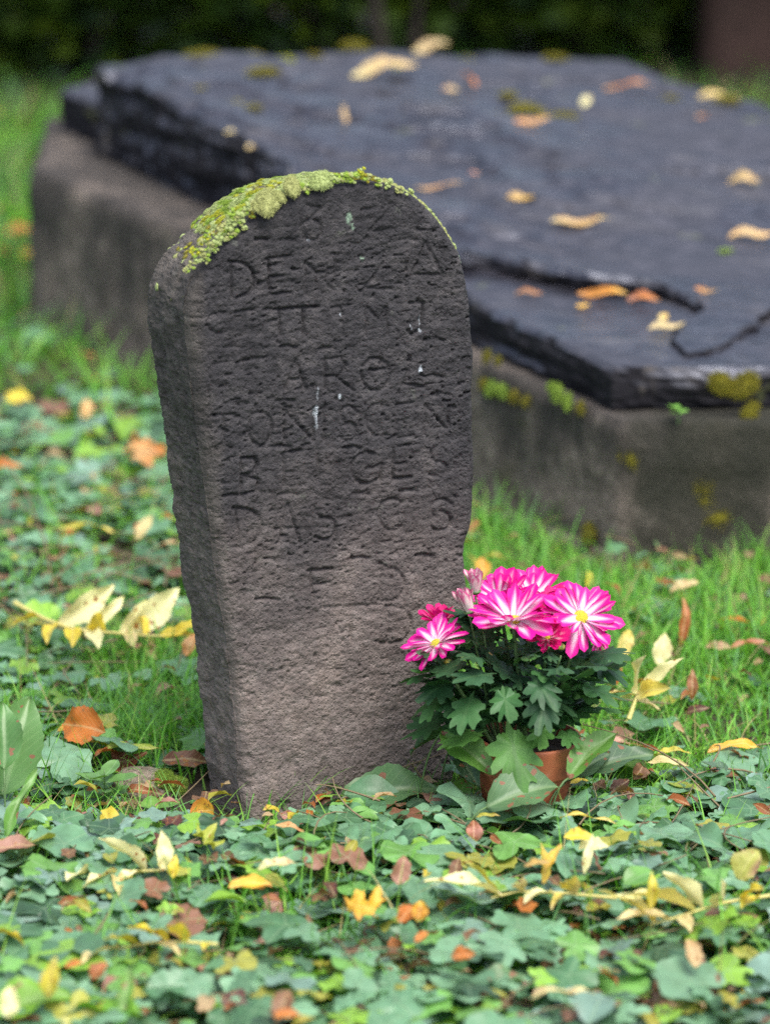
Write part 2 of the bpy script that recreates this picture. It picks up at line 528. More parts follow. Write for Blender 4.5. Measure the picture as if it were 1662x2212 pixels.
def joined(name, temps, idx, Mx, cols, mat, jitter=None):
    """many placed copies of leaf templates as one mesh; Mx: list of (3x3*scale, loc)"""
    Vs, Fs, Cs, Ls = [], [], [], []
    off = 0
    A = np.array([m[0] for m in Mx]); T = np.array([m[1] for m in Mx]); idx = np.asarray(idx); cols = np.asarray(cols)
    for k, (tv, tf, tl) in enumerate(temps):
        s = np.where(idx == k)[0]
        if not len(s): continue
        v = np.einsum('nij,vj->nvi', A[s], tv) + T[s][:, None]
        nv = len(tv)
        Vs.append(v.reshape(-1, 3))
        Fs.append((tf[None] + (off + np.arange(len(s)) * nv)[:, None, None]).reshape(-1, 3))
        Cs.append(np.repeat(cols[s], nv, 0))
        l = np.repeat(tl[None], len(s), 0).copy(); l[..., 2] += (s * 0.37 % 50)[:, None]
        Ls.append(l.reshape(-1, 3))
        off += len(s) * nv
    return mesh(name, np.concatenate(Vs), np.concatenate(Fs), mat, np.concatenate(Cs), np.concatenate(Ls))

def rot(yaw, pitch, roll):
    return np.array(Euler((roll, pitch, yaw), 'XYZ').to_matrix())

# ------------------------------------------------------------------ tomb: base, lower slab, broken upper slab
def resample(poly, step):
    P = np.array(poly, float); out = []
    for a, b in zip(P, np.roll(P, -1, 0)):
        k = max(1, int(np.linalg.norm(b - a) / step))
        out += [a + (b - a) * i / k for i in range(k)]
    return np.array(out)

def inside(pt, poly):
    x, y = pt[:, 0], pt[:, 1]; r = np.zeros(len(pt), bool)
    for (x1, y1), (x2, y2) in zip(poly, np.roll(poly, -1, 0)):
        c = ((y1 > y) != (y2 > y)) & (x < (x2 - x1) * (y - y1) / (y2 - y1 + 1e-12) + x1)
        r ^= c
    return r

def rough_prism(name, poly, ztop, zbot, mat, step=0.014, round_=0.012, edge=0.006, wall=0.010, rows=9, topn=None, seed=0, jag=0.0):
    ring = resample(poly, step)
    area = 0.5 * np.sum(ring[:, 0] * np.roll(ring[:, 1], -1) - np.roll(ring[:, 0], -1) * ring[:, 1])
    if area < 0: ring = ring[::-1].copy()
    n = len(ring)
    tg = np.roll(ring, -1, 0) - np.roll(ring, 1, 0); tg /= np.linalg.norm(tg, axis=1)[:, None] + 1e-9
    nr = np.stack([tg[:, 1], -tg[:, 0]], 1)
    P3 = np.c_[ring * 14, np.zeros(n)]
    ring = ring + nr * (edge * fbm(P3, 4, seed, 0.6) + jag * np.round(1.6 * fbm(P3 * 2.6, 3, seed + 40, 0.7)))[:, None]
    inner = ring - nr * round_
    x0, y0 = inner.min(0); x1, y1 = inner.max(0)
    gxx, gyy = np.meshgrid(np.arange(x0, x1, step), np.arange(y0, y1, step))
    pts = np.stack([gxx.ravel(), gyy.ravel()], 1) + rng.uniform(-.3, .3, (gxx.size, 2)) * step
    shr = ring - nr * (round_ + step * 0.7)
    pts = pts[inside(pts, shr)]
    allp = [Vector(p) for p in np.vstack([inner, pts])]
    ed = [(i, (i + 1) % n) for i in range(n)]
    vo_, eo_, fo_, *_ = delaunay_2d_cdt(allp, ed, [list(range(n))], 1, 1e-5)
    v2 = np.array([(v.x, v.y) for v in vo_])
    zt = lambda p: ztop(p[:, 0], p[:, 1]) + (topn(p[:, 0], p[:, 1]) if topn else 0)
    Vt = np.c_[v2, zt(v2)]
    Ft = np.array([f[:3] for f in fo_ if len(f) == 3])
    W = []
    zi = zt(inner)
    zb = zbot(ring[:, 0], ring[:, 1])
    W.append(np.c_[inner, zi])
    for k in range(rows + 1):
        f = k / rows
        z = (zi - round_ * 0.8) * (1 - f) + zb * f
        base = ring
        if k == 0: base = ring - nr * round_ * 0.25
        Q = np.c_[base * 22, z * 30]
        d = wall * fbm(Q, 4, seed + 3, 0.6) + wall * (0.3 if jag == 0 else 0.35) * np.round(2.2 * fbm(np.c_[base * 5, z * 75], 2, seed + 8))
        W.append(np.c_[base + nr * d[:, None], z])
    Vw = np.concatenate(W)
    Fw = tris(grid_faces(rows + 2, n, len(Vt), closed=True))[:, ::-1]
    me = mesh(name, np.concatenate([Vt, Vw]), np.concatenate([Ft, Fw]), mat, smooth_sh=True)
    if jag:
        me.polygons.foreach_set('use_smooth', np.r_[np.ones(len(Ft), bool), np.zeros(len(Fw), bool)])
    return me

F0 = G(1338, 1218, 0)[:2]; C0 = G(72, 705, 0)[:2]
u_r = np.array([math.cos(R(8)), math.sin(R(8))])
ZB, ZL, ZS = 0.195, 0.252, 0.276
along = (C0 - F0); Ltomb = np.linalg.norm(along); along /= Ltomb
def t_al(x, y): return np.clip(((x - F0[0]) * along[0] + (y - F0[1]) * along[1]) / Ltomb, -0.3, 1.2)
zbase = lambda x, y: ZB + 0.062 * t_al(x, y)
zlow = lambda x, y: ZL + 0.085 * t_al(x, y)
def ztop_(x, y):                           # thins out towards the broken front corner
    s_r = (x - F0[0]) * u_r[0] + (y - F0[1]) * u_r[1]
    return ZS + 0.140 * t_al(x, y) - 0.020 * smooth(-0.25, 0.12, s_r) * (1 - smooth(0.30, 0.55, t_al(x, y)))
def GS(px, py, zf):                        # the point seen there on a sloping surface
    z = 0.3
    for _ in range(12):
        p = G(px, py, z); z = 0.5 * z + 0.5 * float(zf(np.array([p[0]]), np.array([p[1]]))[0])
    return p

tomb = put('stone_tomb', None, loc=(*(F0 + along * 0.8 + u_r * 0.5), 0), label='low old stone tomb with wet broken dark slab, behind the upright gravestone', cat='tomb')
TM = Matrix.Translation(-Vector(tomb.location))
def tpart(name, me, **k): return put(name, me, tomb, M=TM, **k)

mitre = F0 + along * 0.78
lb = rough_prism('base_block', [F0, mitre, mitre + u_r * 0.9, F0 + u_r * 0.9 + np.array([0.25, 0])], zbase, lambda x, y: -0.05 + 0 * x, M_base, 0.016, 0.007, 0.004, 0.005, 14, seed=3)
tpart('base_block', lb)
m2 = mitre + along * 0.006
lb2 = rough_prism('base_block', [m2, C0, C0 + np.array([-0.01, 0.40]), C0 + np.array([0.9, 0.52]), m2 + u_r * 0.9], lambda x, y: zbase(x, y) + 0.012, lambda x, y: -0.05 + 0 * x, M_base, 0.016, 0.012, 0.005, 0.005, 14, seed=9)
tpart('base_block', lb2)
# foundation course peeping out at the front corner
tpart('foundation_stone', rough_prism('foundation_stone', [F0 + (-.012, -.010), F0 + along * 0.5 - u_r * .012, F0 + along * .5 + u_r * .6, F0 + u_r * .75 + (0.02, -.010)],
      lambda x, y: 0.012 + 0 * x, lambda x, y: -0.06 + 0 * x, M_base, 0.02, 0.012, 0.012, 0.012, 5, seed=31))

def polyz(pts, z):
    return [G(x, y, z)[:2] for x, y in pts]
low_px = [(1322, 798), (1180, 726), (1025, 652), (960, 608), (860, 520), (640, 395), (420, 275), (270, 215), (205, 222), (128, 190)]
lowp = [np.array(GS(x, y, zlow)[:2]) for x, y in low_px]
lowp += [lowp[-1] + (0.10, 0.14), lowp[-1] + (0.75, 0.30), lowp[0] + u_r * 1.0 + along * 1.1, lowp[0] + u_r * 1.0 + (0.1, 0), lowp[0] + u_r * 0.19]
low_noise = lambda x, y: 0.004 * fbm(np.stack([x * 6, y * 6, 0 * x], -1), 4, 21)
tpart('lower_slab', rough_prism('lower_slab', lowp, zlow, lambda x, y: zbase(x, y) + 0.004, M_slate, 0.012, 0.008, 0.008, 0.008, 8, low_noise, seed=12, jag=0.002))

top_px = [(205, 142), (300, 190), (400, 250), (520, 305), (640, 365), (760, 425), (900, 488), (1000, 528), (1100, 550), (1180, 577), (1250, 600), (1400, 614),
          (1482, 640), (1500, 668), (1466, 700), (1448, 733), (1482, 764), (1545, 750), (1662, 688), (1900, 575), (2050, 420), (1662, 218),
          (1540, 182), (1455, 168), (1420, 150), (1330, 112), (1100, 100), (1000, 95), (900, 108), (700, 118), (500, 128), (330, 130)]
topp = [np.array(GS(x, y, ztop_)[:2]) for x, y in top_px]
def top_noise(x, y):
    p = np.stack([x * 2.2 + 0.6 * y, y * 4.0, 0 * x], -1)
    a = fbm(p, 4, 40)
    q = a * 5.0
    ter = (np.floor(q) + smooth(0.45, 0.55, q - np.floor(q))) / 5.0
    ridge = fbm(np.stack([x * 3.0, y * 22.0, 0 * x], -1), 4, 55)
    k = 0.15 + 0.85 * smooth(0.12, 0.5, t_al(x, y))
    return k * (0.048 * ter + 0.010 * ridge + 0.012 * fbm(np.stack([x * 3, y * 4, 0 * x], -1), 2, 47)) + 0.003 * fbm(np.stack([x * 30, y * 30, 0 * x], -1), 3, 60)
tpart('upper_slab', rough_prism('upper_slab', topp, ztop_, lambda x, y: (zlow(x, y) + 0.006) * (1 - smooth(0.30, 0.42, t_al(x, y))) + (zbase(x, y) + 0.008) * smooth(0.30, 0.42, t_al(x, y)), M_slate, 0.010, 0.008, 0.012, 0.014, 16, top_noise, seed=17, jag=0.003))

def top_z(x, y): return float((ztop_(np.array([x]), np.array([y])) + top_noise(np.array([x]), np.array([y])))[0])
def on_slab(px, py):
    z = ZS
    for _ in range(6):
        p = G(px, py, z); z = top_z(p[0], p[1])
    return np.array([p[0], p[1], z])
def on_low(px, py):
    z = ZL
    for _ in range(4):
        p = G(px, py, z); z = float(zlow(np.array([p[0]]), np.array([p[1]]))[0] + low_noise(np.array([p[0]]), np.array([p[1]]))[0])
    return np.array([p[0], p[1], z])

# ------------------------------------------------------------------ gravestone
TH = R(27)
LEAN = R(2.5)
Pb = G(760, 1752, 0)
fn = np.array([math.sin(TH) * math.cos(LEAN), -math.cos(TH) * math.cos(LEAN), math.sin(LEAN)])   # front normal
back = np.array([-math.sin(TH), math.cos(TH), 0.0])
FP = lambda x, y: on_plane(x, y, Pb, fn)

def curve(px, n):
    P = np.array([FP(*p) for p in px])
    # smooth a little with a dense Catmull-Rom
    Q = np.vstack([2 * P[0] - P[1], P, 2 * P[-1] - P[-2]]); out = []
    for i in range(1, len(Q) - 2):
        for tt in np.linspace(0, 1, 40, endpoint=False):
            a, b, c_, d = Q[i - 1], Q[i], Q[i + 1], Q[i + 2]
            out.append(0.5 * ((2 * b) + (c_ - a) * tt + (2 * a - 5 * b + 4 * c_ - d) * tt ** 2 + (3 * b - a - 3 * c_ + d) * tt ** 3))
    out.append(P[-1]); out = np.array(out)
    s = np.r_[0, np.cumsum(np.linalg.norm(np.diff(out, axis=0), axis=1))]; s /= s[-1]
    tt = np.linspace(0, 1, n)
    return np.stack([np.interp(tt, s, out[:, k]) for k in range(3)], 1)

NC, NR = 290, 540
Lc = curve([(545, 1850), (535, 1770), (525, 1690), (516, 1560), (500, 1400), (482, 1290), (470, 1200), (456, 1080), (443, 980), (431, 880), (419, 780), (411, 700), (414, 640), (433, 588)], NR)
Rc = curve([(978, 1850), (980, 1790), (986, 1700), (996, 1560), (1006, 1420), (1014, 1300), (1012, 1225), (1012, 1185), (1027, 1120), (1031, 1000), (1030, 950), (1029, 800), (1024, 700), (1015, 620), (1003, 555)], NR)
Tc = curve([(433, 588), (470, 540), (520, 485), (570, 446), (630, 416), (690, 399), (750, 390), (810, 390), (860, 402), (910, 430), (950, 470), (983, 518), (1003, 555)], NC)
Bc = np.linspace(Lc[0], Rc[0], NC)
uu = np.linspace(0, 1, NC)[None, :, None]; vv = np.linspace(0, 1, NR)[:, None, None]
S = (1 - vv) * Bc[None] + vv * Tc[None] + (1 - uu) * Lc[:, None] + uu * Rc[:, None] \
    - ((1 - uu) * (1 - vv) * Lc[0] + uu * (1 - vv) * Rc[0] + (1 - uu) * vv * Tc[0] + uu * vv * Tc[-1])
front = S.reshape(-1, 3)
loop = np.vstack([Lc[:-1], Tc, Rc[::-1][1:]])                     # left up, over the arch, right down
nl = len(loop)
# distance to the edge, for rounding it
dist = np.full((NR, NC), 9.0)
S3 = front.reshape(NR, NC, 3)
for r0 in range(0, NR, 20):
    blk = S3[r0:r0 + 20]
    lw = loop[max(0, r0 - 60):r0 + 80]; rw = loop[::-1][max(0, r0 - 60):r0 + 80]
    dist[r0:r0 + 20, :40] = np.linalg.norm(blk[:, :40, None] - lw[None, None], axis=3).min(2)
    dist[r0:r0 + 20, -40:] = np.linalg.norm(blk[:, -40:, None] - rw[None, None], axis=3).min(2)
for c0 in range(0, NC, 20):
    blk = S3[-45:, c0:c0 + 20]
    w_ = loop[NR - 60:NR + NC + 60]
    dist[-45:, c0:c0 + 20] = np.minimum(dist[-45:, c0:c0 + 20], np.linalg.norm(blk[:, :, None] - w_[None, None], axis=3).min(2))
dist = dist.ravel()
dist = np.maximum(dist - 0.0006, 0)
rr_ = 0.014 + 0.009 * fbm(front * 14, 3, 70)
dr = np.clip(rr_ - dist, 0, None).clip(0, None)
sink = rr_ - np.sqrt(np.clip(rr_ ** 2 - dr ** 2, 0, None))

# carved letters: strokes in source-picture pixels
K = 1.1576
def arc(cx, cy, rx, ry, a0, a1, n=10):
    return [(cx + rx * math.cos(R(a)), cy + ry * math.sin(R(a))) for a in np.linspace(a0, a1, n)]
ST = []
def st(*p, w=1.0): ST.append((np.array(p, float) / K, w))
st(*arc(780, 575, 26, 28, -60, 300)); st((775, 548), (800, 520), (770, 512)); st((745, 520), (752, 560), (770, 600))
st((905, 525), (985, 510), (925, 578), (988, 572))
st((572, 655), *arc(590, 700, 48, 45, -80, 85)); st((578, 655), (582, 742))                    # D
st((668, 648), (728, 640)); st((674, 648), (678, 738)); st((676, 692), (712, 690)); st((676, 738), (730, 732))   # E
st((768, 738), (766, 655), (838, 728), (838, 650))                                             # N
st((900, 640), (978, 632), (912, 722), (978, 722))                                             # Z
st((1030, 690), (1066, 608), (1108, 690)); st((1035, 686), (1112, 686))                        # A
st(*arc(550, 808, 32, 26, 290, 70)); st((590, 780), (636, 775)); st((612, 778), (614, 835)); st((660, 775), (800, 768)); st((700, 772), (702, 838)); st((672, 805), (700, 800)); st((760, 770), (762, 840))
st((830, 770), (882, 762)); st((856, 766), (858, 838)); st((915, 838), (918, 768), (948, 798), (966, 768), (970, 836)); st((1026, 758), (1060, 756), (1052, 820), (1030, 838), (1018, 825))
st(*arc(556, 936, 34, 30, 290, 70)); st((608, 900), (668, 893)); st((612, 900), (616, 970)); st((612, 928), (645, 922))
st((716, 975), (740, 900), (768, 975)); st((722, 950), (762, 948)); st((815, 972), (816, 898), (855, 893), (866, 915), (850, 940), (818, 942)); st((842, 942), (885, 978))
st(*arc(940, 936, 36, 42, 190, -150)); st((925, 926), (962, 922)); st((1030, 890), (1010, 960), (1060, 966))
st((530, 1040), (590, 1036)); st((560, 1038), (562, 1108), (540, 1118)); st(*arc(652, 1072, 30, 42, 0, 360, 18)); st((712, 1100), (712, 1026), (784, 1100), (784, 1022)); st((811, 1020), (812, 1100))
st(*arc(872, 1036, 20, 20, -20, -230)); st(*arc(870, 1078, 22, 22, -100, 130)); st(*arc(948, 1050, 34, 42, 300, 60)); st((990, 1010), (990, 1100)); st((990, 1012), (1030, 1006)); st((990, 1052), (1018, 1048)); st((990, 1096), (1032, 1088))
st((1060, 1086), (1062, 1012), (1122, 1078), (1120, 1002))
st((604, 1150), (604, 1234)); st((604, 1146), (640, 1145), (646, 1165), (630, 1186), (606, 1188)); st((606, 1188), (648, 1200), (645, 1228), (604, 1236))
st((708, 1134), (752, 1126)); st((710, 1134), (712, 1216)); st((710, 1182), (740, 1180)); st((710, 1216), (752, 1214)); st((795, 1136), (797, 1214), (824, 1212)); st(*arc(915, 1170, 38, 40, 300, 50)); st((915, 1172), (935, 1170), (954, 1158), (950, 1200))
st((980, 1118), (1024, 1112)); st((982, 1118), (982, 1200)); st((982, 1160), (1012, 1158)); st((982, 1198), (1028, 1192)); st(*arc(1096, 1135, 20, 18, -20, -230)); st(*arc(1092, 1172, 24, 20, -100, 140))
st((584, 1272), *arc(605, 1318, 52, 46, -75, 80), (576, 1370)); st((592, 1275), (596, 1364)); st((700, 1356), (722, 1262), (752, 1356)); st((706, 1325), (746, 1322)); st(*arc(815, 1272, 26, 24, -50, -240)); st(*arc(812, 1322, 30, 28, -110, 130)); st(*arc(982, 1286, 36, 40, 310, 50)); st((985, 1290), (1010, 1284), (1008, 1320))
st(*arc(1104, 1272, 28, 24, -30, -230)); st(*arc(1100, 1302, 28, 24, -90, 150))
st((772, 1428), (830, 1422)); st((780, 1428), (782, 1500)); st((780, 1462), (812, 1460)); st((940, 1428), (985, 1420), *arc(975, 1462, 36, 40, -60, 80), (945, 1502)); st((950, 1424), (952, 1502))
st((800, 1518), (950, 1512)); st((876, 1516), (878, 1602)); st((965, 1515), *arc(985, 1562, 44, 44, -70, 80), (960, 1610)); st((968, 1518), (970, 1606))

for fx, fy, l in [(700, 600, 40), (850, 610, 50), (640, 600, 30), (1000, 600, 46), (560, 870, 50), (700, 868, 44), (800, 872, 40), (1060, 850, 50), (560, 1010, 60), (690, 1002, 46), (1080, 985, 40), (1060, 940, 46), (530, 1120, 50), (680, 1118, 46), (860, 1118, 40), (560, 1240, 50), (700, 1238, 54), (880, 1236, 44), (1000, 1228, 44), (640, 1400, 50), (880, 1396, 44), (1040, 1390, 40), (640, 1500, 60)]:
    st((fx, fy), (fx + l * .5, fy - 3), (fx + l, fy + 1))
pp = proj(front)[:, :2]
groove = np.full(len(front), 99.0)
wj = fbm(np.c_[pp / 9.0, np.zeros(len(pp))], 2, 81)
ppj = pp + 1.8 * np.c_[wj, fbm(np.c_[pp / 9.0, np.ones(len(pp)) * 9], 2, 83)]
for s_, w_ in ST:
    lo = s_.min(0) - 12; hi = s_.max(0) + 12
    m = np.where((ppj[:, 0] > lo[0]) & (ppj[:, 0] < hi[0]) & (ppj[:, 1] > lo[1]) & (ppj[:, 1] < hi[1]))[0]
    if not len(m): continue
    q = ppj[m]; best = np.full(len(m), 99.0)
    for a, b in zip(s_[:-1], s_[1:]):
        ab = b - a; tt = np.clip(((q - a) @ ab) / (ab @ ab + 1e-9), 0, 1)
        best = np.minimum(best, np.linalg.norm(q - (a + tt[:, None] * ab), axis=1))
    groove[m] = np.minimum(groove[m], best)
wear = 0.55 + 0.95 * fbm(front * 22, 3, 90)
depth_g = 0.0050 * np.clip(wear + 0.10, 0.25, 1.15) * np.exp(-(groove / 3.5) ** 2)

def stone_noise(P, low):
    Q = P * np.array([1.0, 1.0, 1.0])
    along_x = P @ np.array([math.cos(TH), math.sin(TH), 0]); dp = P @ back; z = P[:, 2]
    A = np.stack([along_x, dp, z * 2.2], -1)
    n1 = fbm(A * 100, 3, 100, 0.6)
    n2 = 1 - np.abs(fbm(A * 130, 3, 110, 0.6)) * 2
    pits = np.clip(vnoise(A * 150, 120) - 0.50, 0, 1)
    n3 = fbm(P * 330, 2, 130)
    n4 = fbm(P * 7, 3, 140)
    rg_ = 0.45 + 0.55 * smooth(-0.25, 0.35, fbm(P * 9, 2, 105))
    rg_ = rg_ * (0.55 + 0.45 * smooth(0.10, 0.40, z))
    d = rg_ * (0.0017 * n1 + 0.0004 * n2 - 0.0105 * pits) + 0.0013 * n3 + 0.0012 * fbm(A * 40, 2, 103) + 0.0045 * n4
    crat = np.clip(fbm(P * 48, 3, 150) - 0.05, 0, 1)
    return d * (1 - 0.35 * low) - 0.010 * crat * low

lowf = (1 - smooth(0.02, 0.20, front[:, 2])) * (1 - smooth(0.30, 0.55, np.tile(np.linspace(0, 1, NC), NR)))
disp = stone_noise(front, lowf) - depth_g - sink
frontD = front + fn * disp[:, None]

ND = 44
zl_ = loop[:, 2]
Tt = 0.118 + 0.012 * smooth(0.1, 0.5, zl_) + 0.004 * fbm(loop * 12, 2, 160)
tg = np.roll(loop, -1, 0) - np.roll(loop, 1, 0); tg[0] = tg[1]; tg[-1] = tg[-2]
tg /= np.linalg.norm(tg, axis=1)[:, None]
outn = np.cross(fn, tg); outn /= np.linalg.norm(outn, axis=1)[:, None]
if outn[NR // 2] @ np.array([-math.cos(TH), -math.sin(TH), 0]) < 0: outn = -outn
edge_disp = np.vstack([frontD.reshape(NR, NC, 3)[:-1, 0], frontD.reshape(NR, NC, 3)[-1], frontD.reshape(NR, NC, 3)[::-1][1:, -1]])
rows_ = [edge_disp]
for k in range(1, ND + 1):
    f = (k / ND)
    q = loop + back * (Tt * f)[:, None]
    # front edge rounding continues on to the side, the back edge is rounded off too
    din = 0.010 * np.clip(1 - f * Tt / 0.010, 0, 1) ** 2 * 0.35 + 0.016 * np.clip((f - 0.80) / 0.20, 0, 1) ** 2.2 + 0.016 * f * smooth(0.55, 0.66, zl_)
    lowl = (1 - smooth(0.02, 0.22, q[:, 2])) * (np.arange(nl) < NR)
    dn = stone_noise(q, lowl * 0.9) + 0.003 * fbm(q * 60, 3, 170)
    q2 = q + outn * (dn - din)[:, None]
    b = min(1.0, k / 5.0)
    q2 = q2 * b + (edge_disp + back * (Tt * f)[:, None]) * (1 - b)
    rows_.append(q2)
side = np.concatenate(rows_[1:])
nf_ = len(frontD)
# index of the loop in the front grid
gi = np.arange(NR * NC).reshape(NR, NC)
loop_i = np.r_[gi[:-1, 0], gi[-1], gi[::-1][1:, -1]]
Fq = [grid_faces(NR, NC)]
first = np.arange(nl) + nf_
Fq.append(np.stack([loop_i[:-1], loop_i[1:], first[1:], first[:-1]], 1)[:, ::-1])
Fq.append(grid_faces(ND, nl, nf_)[:, ::-1])
# back face, a coarse sheet between the left and right rear edges
lastr = np.arange(nl) + nf_ + (ND - 1) * nl
nb_ = nl // 2
Fq.append(np.stack([lastr[:nb_], lastr[1:nb_ + 1], lastr[::-1][1:nb_ + 1], lastr[::-1][:nb_]], 1))
VV = np.vstack([frontD, side])
white = np.zeros(len(VV)); lich = np.zeros(len(VV))
jn = 3.0 * np.c_[fbm(np.c_[pp / 4, np.zeros(len(pp))], 2, 200), fbm(np.c_[pp / 4, 5 + np.zeros(len(pp))], 2, 201)]
for (x, y, rx, ry, a) in [(736, 678, 2.5, 3, 1), (909, 690, 2.2, 14, .7), (907, 712, 3, 5, .8), (907, 798, 3.5, 8, .9), (683, 890, 5, 15, .65), (683, 912, 2, 20, .4), (734, 857, 2.5, 5, 1), (686, 850, 2, 14, .35), (887, 705, 1.6, 6, .5), (669, 520, 3, 2.5, .5)]:
    dd = ((pp[:, 0] + jn[:, 0] - x) / rx) ** 2 + ((pp[:, 1] + jn[:, 1] - y) / ry) ** 2
    white[:nf_] = np.maximum(white[:nf_], a * (1 - smooth(0.5, 1.3, dd)))
for (x, y, rx, ry, a) in [(754, 470, 7, 16, .8), (760, 488, 4, 8, .8), (785, 557, 6, 4, .8), (1000, 560, 3, 12, .7)]:
    dd = ((pp[:, 0] + 2 * jn[:, 0] - x) / rx) ** 2 + ((pp[:, 1] + 2 * jn[:, 1] - y) / ry) ** 2
    lich[:nf_] = np.maximum(lich[:nf_], a * (1 - smooth(0.2, 1.0, dd)))
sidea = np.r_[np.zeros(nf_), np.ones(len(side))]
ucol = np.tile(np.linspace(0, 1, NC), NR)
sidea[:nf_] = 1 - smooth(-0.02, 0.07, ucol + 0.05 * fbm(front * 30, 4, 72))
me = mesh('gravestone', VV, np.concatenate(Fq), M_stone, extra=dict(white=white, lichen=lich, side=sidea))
grave = put('gravestone', me, label='upright dark weathered gravestone with rounded mossy top and worn carved letters', cat='gravestone')

# ------------------------------------------------------------------ moss cushions on the gravestone
def icosphere(sub):
    import bmesh
    bm = bmesh.new(); bmesh.ops.create_icosphere(bm, subdivisions=sub, radius=1.0)
    V = np.array([v.co[:] for v in bm.verts]); F = np.array([[v.index for v in f.verts] for f in bm.faces]); bm.free()
    return V, F
ICO = icosphere(3)
MOSS_BODY = {}
def moss_mesh(name, c_tip, c_base, seed, nf=1500, spike=0.16, lump=0.25, flat=0.75, ico=None):
    V, F = ico or ICO
    keep = V[:, 2] > -0.35
    mp = -np.ones(len(V), int); mp[keep] = np.arange(keep.sum())
    F = F[keep[F].all(1)]; F = mp[F]; V = V[keep]
    r = 1 + lump * fbm(V * 1.8 + seed, 3, seed) + 0.16 * fbm(V * 5 + seed, 2, seed + 1)
    Vs = V * r[:, None] * np.array([1, 1, flat])
    hgt = smooth(-0.3, 0.55, V[:, 2])
    c = np.array(c_base) * (1 - hgt[:, None]) + np.array(c_tip) * hgt[:, None]
    c = c * (0.8 + 0.4 * (vnoise(V * 5, seed + 2)[:, None] * .5 + .5))
    rg = np.random.default_rng(seed)
    d = rg.normal(size=(nf * 2, 3)); d /= np.linalg.norm(d, axis=1)[:, None]; d = d[d[:, 2] > -0.2][:nf]
    r2 = 1 + lump * fbm(d * 1.8 + seed, 3, seed) + 0.16 * fbm(d * 5 + seed, 2, seed + 1)
    root = d * (r2 * 0.95)[:, None] * np.array([1, 1, flat])
    dirs = d + rg.normal(size=d.shape) * 0.45; dirs /= np.linalg.norm(dirs, axis=1)[:, None]
    sdw = np.cross(dirs, rg.normal(size=d.shape)); sdw /= np.linalg.norm(sdw, axis=1)[:, None]
    ln = spike * rg.uniform(0.6, 1.4, len(d))[:, None]
    a = root - sdw * 0.030; b = root + sdw * 0.030; e = root + dirs * ln
    SV = np.stack([a, b, e], 1).reshape(-1, 3)
    SF = np.arange(len(SV)).reshape(-1, 3) + len(Vs)
    tip = np.clip(np.array(c_tip) * 1.25, 0, 1)
    sc = np.stack([np.tile(np.array(c_base) * 0.5 + np.array(c_tip) * .5, (len(d), 1)), np.tile(np.array(c_base) * .5 + np.array(c_tip) * .5, (len(d), 1)), np.tile(tip, (len(d), 1))], 1).reshape(-1, 3)
    me = mesh(name, np.vstack([Vs, SV]), np.vstack([F, SF]), M_moss, np.vstack([c, sc]))
    MOSS_BODY[me.name] = len(F)
    return me
MC = {
    'frost': ((0.42, 0.50, 0.20), (0.13, 0.18, 0.04)),
    'beige': ((0.40, 0.42, 0.17), (0.15, 0.16, 0.04)),
    'yellow': ((0.45, 0.47, 0.03), (0.17, 0.19, 0.01)),
    'green': ((0.30, 0.44, 0.06), (0.09, 0.16, 0.01)),
    'olive': ((0.26, 0.23, 0.02), (0.09, 0.075, 0.01)),
}
MOSS = {k: [moss_mesh('moss_cushion', *v, seed=300 + 7 * i + 31 * j, spike=(0.42 if k in ('yellow', 'olive', 'green') else 0.24), lump=0.42) for j in range(3)] for i, (k, v) in enumerate(MC.items())}
ICO2 = icosphere(2)
MOSS_LO = {k: [moss_mesh('moss_small', *v, seed=300 + 7 * i + 31 * j, nf=200, spike=(0.50 if k in ('yellow', 'olive', 'green') else 0.30), lump=0.42, ico=ICO2) for j in range(3)] for i, (k, v) in enumerate(MC.items())}
def cushion_matrix(p, nrm, r, stretch=1.0):
    q = Vector(nrm).to_track_quat('Z', 'Y').to_matrix().to_4x4()
    spin = Matrix.Rotation(random.uniform(0, 6.28), 4, 'Z')
    return Matrix.Translation(Vector(p)) @ q @ spin @ Matrix.Diagonal((r * stretch, r, r * random.uniform(0.45, 0.7), 1))
MQ = []                                    # cushions waiting on the gravestone
def cushion(p, nrm, r, kind, parent=None, stretch=1.0, name='moss_cushion', inv=None):
    Mx = cushion_matrix(p, nrm, r, stretch)
    if parent is None:
        MQ.append((r * stretch, Mx, kind, random.randrange(3)))
        return
    put(name, MOSS[kind][random.randrange(3)], parent, M=inv @ Mx)
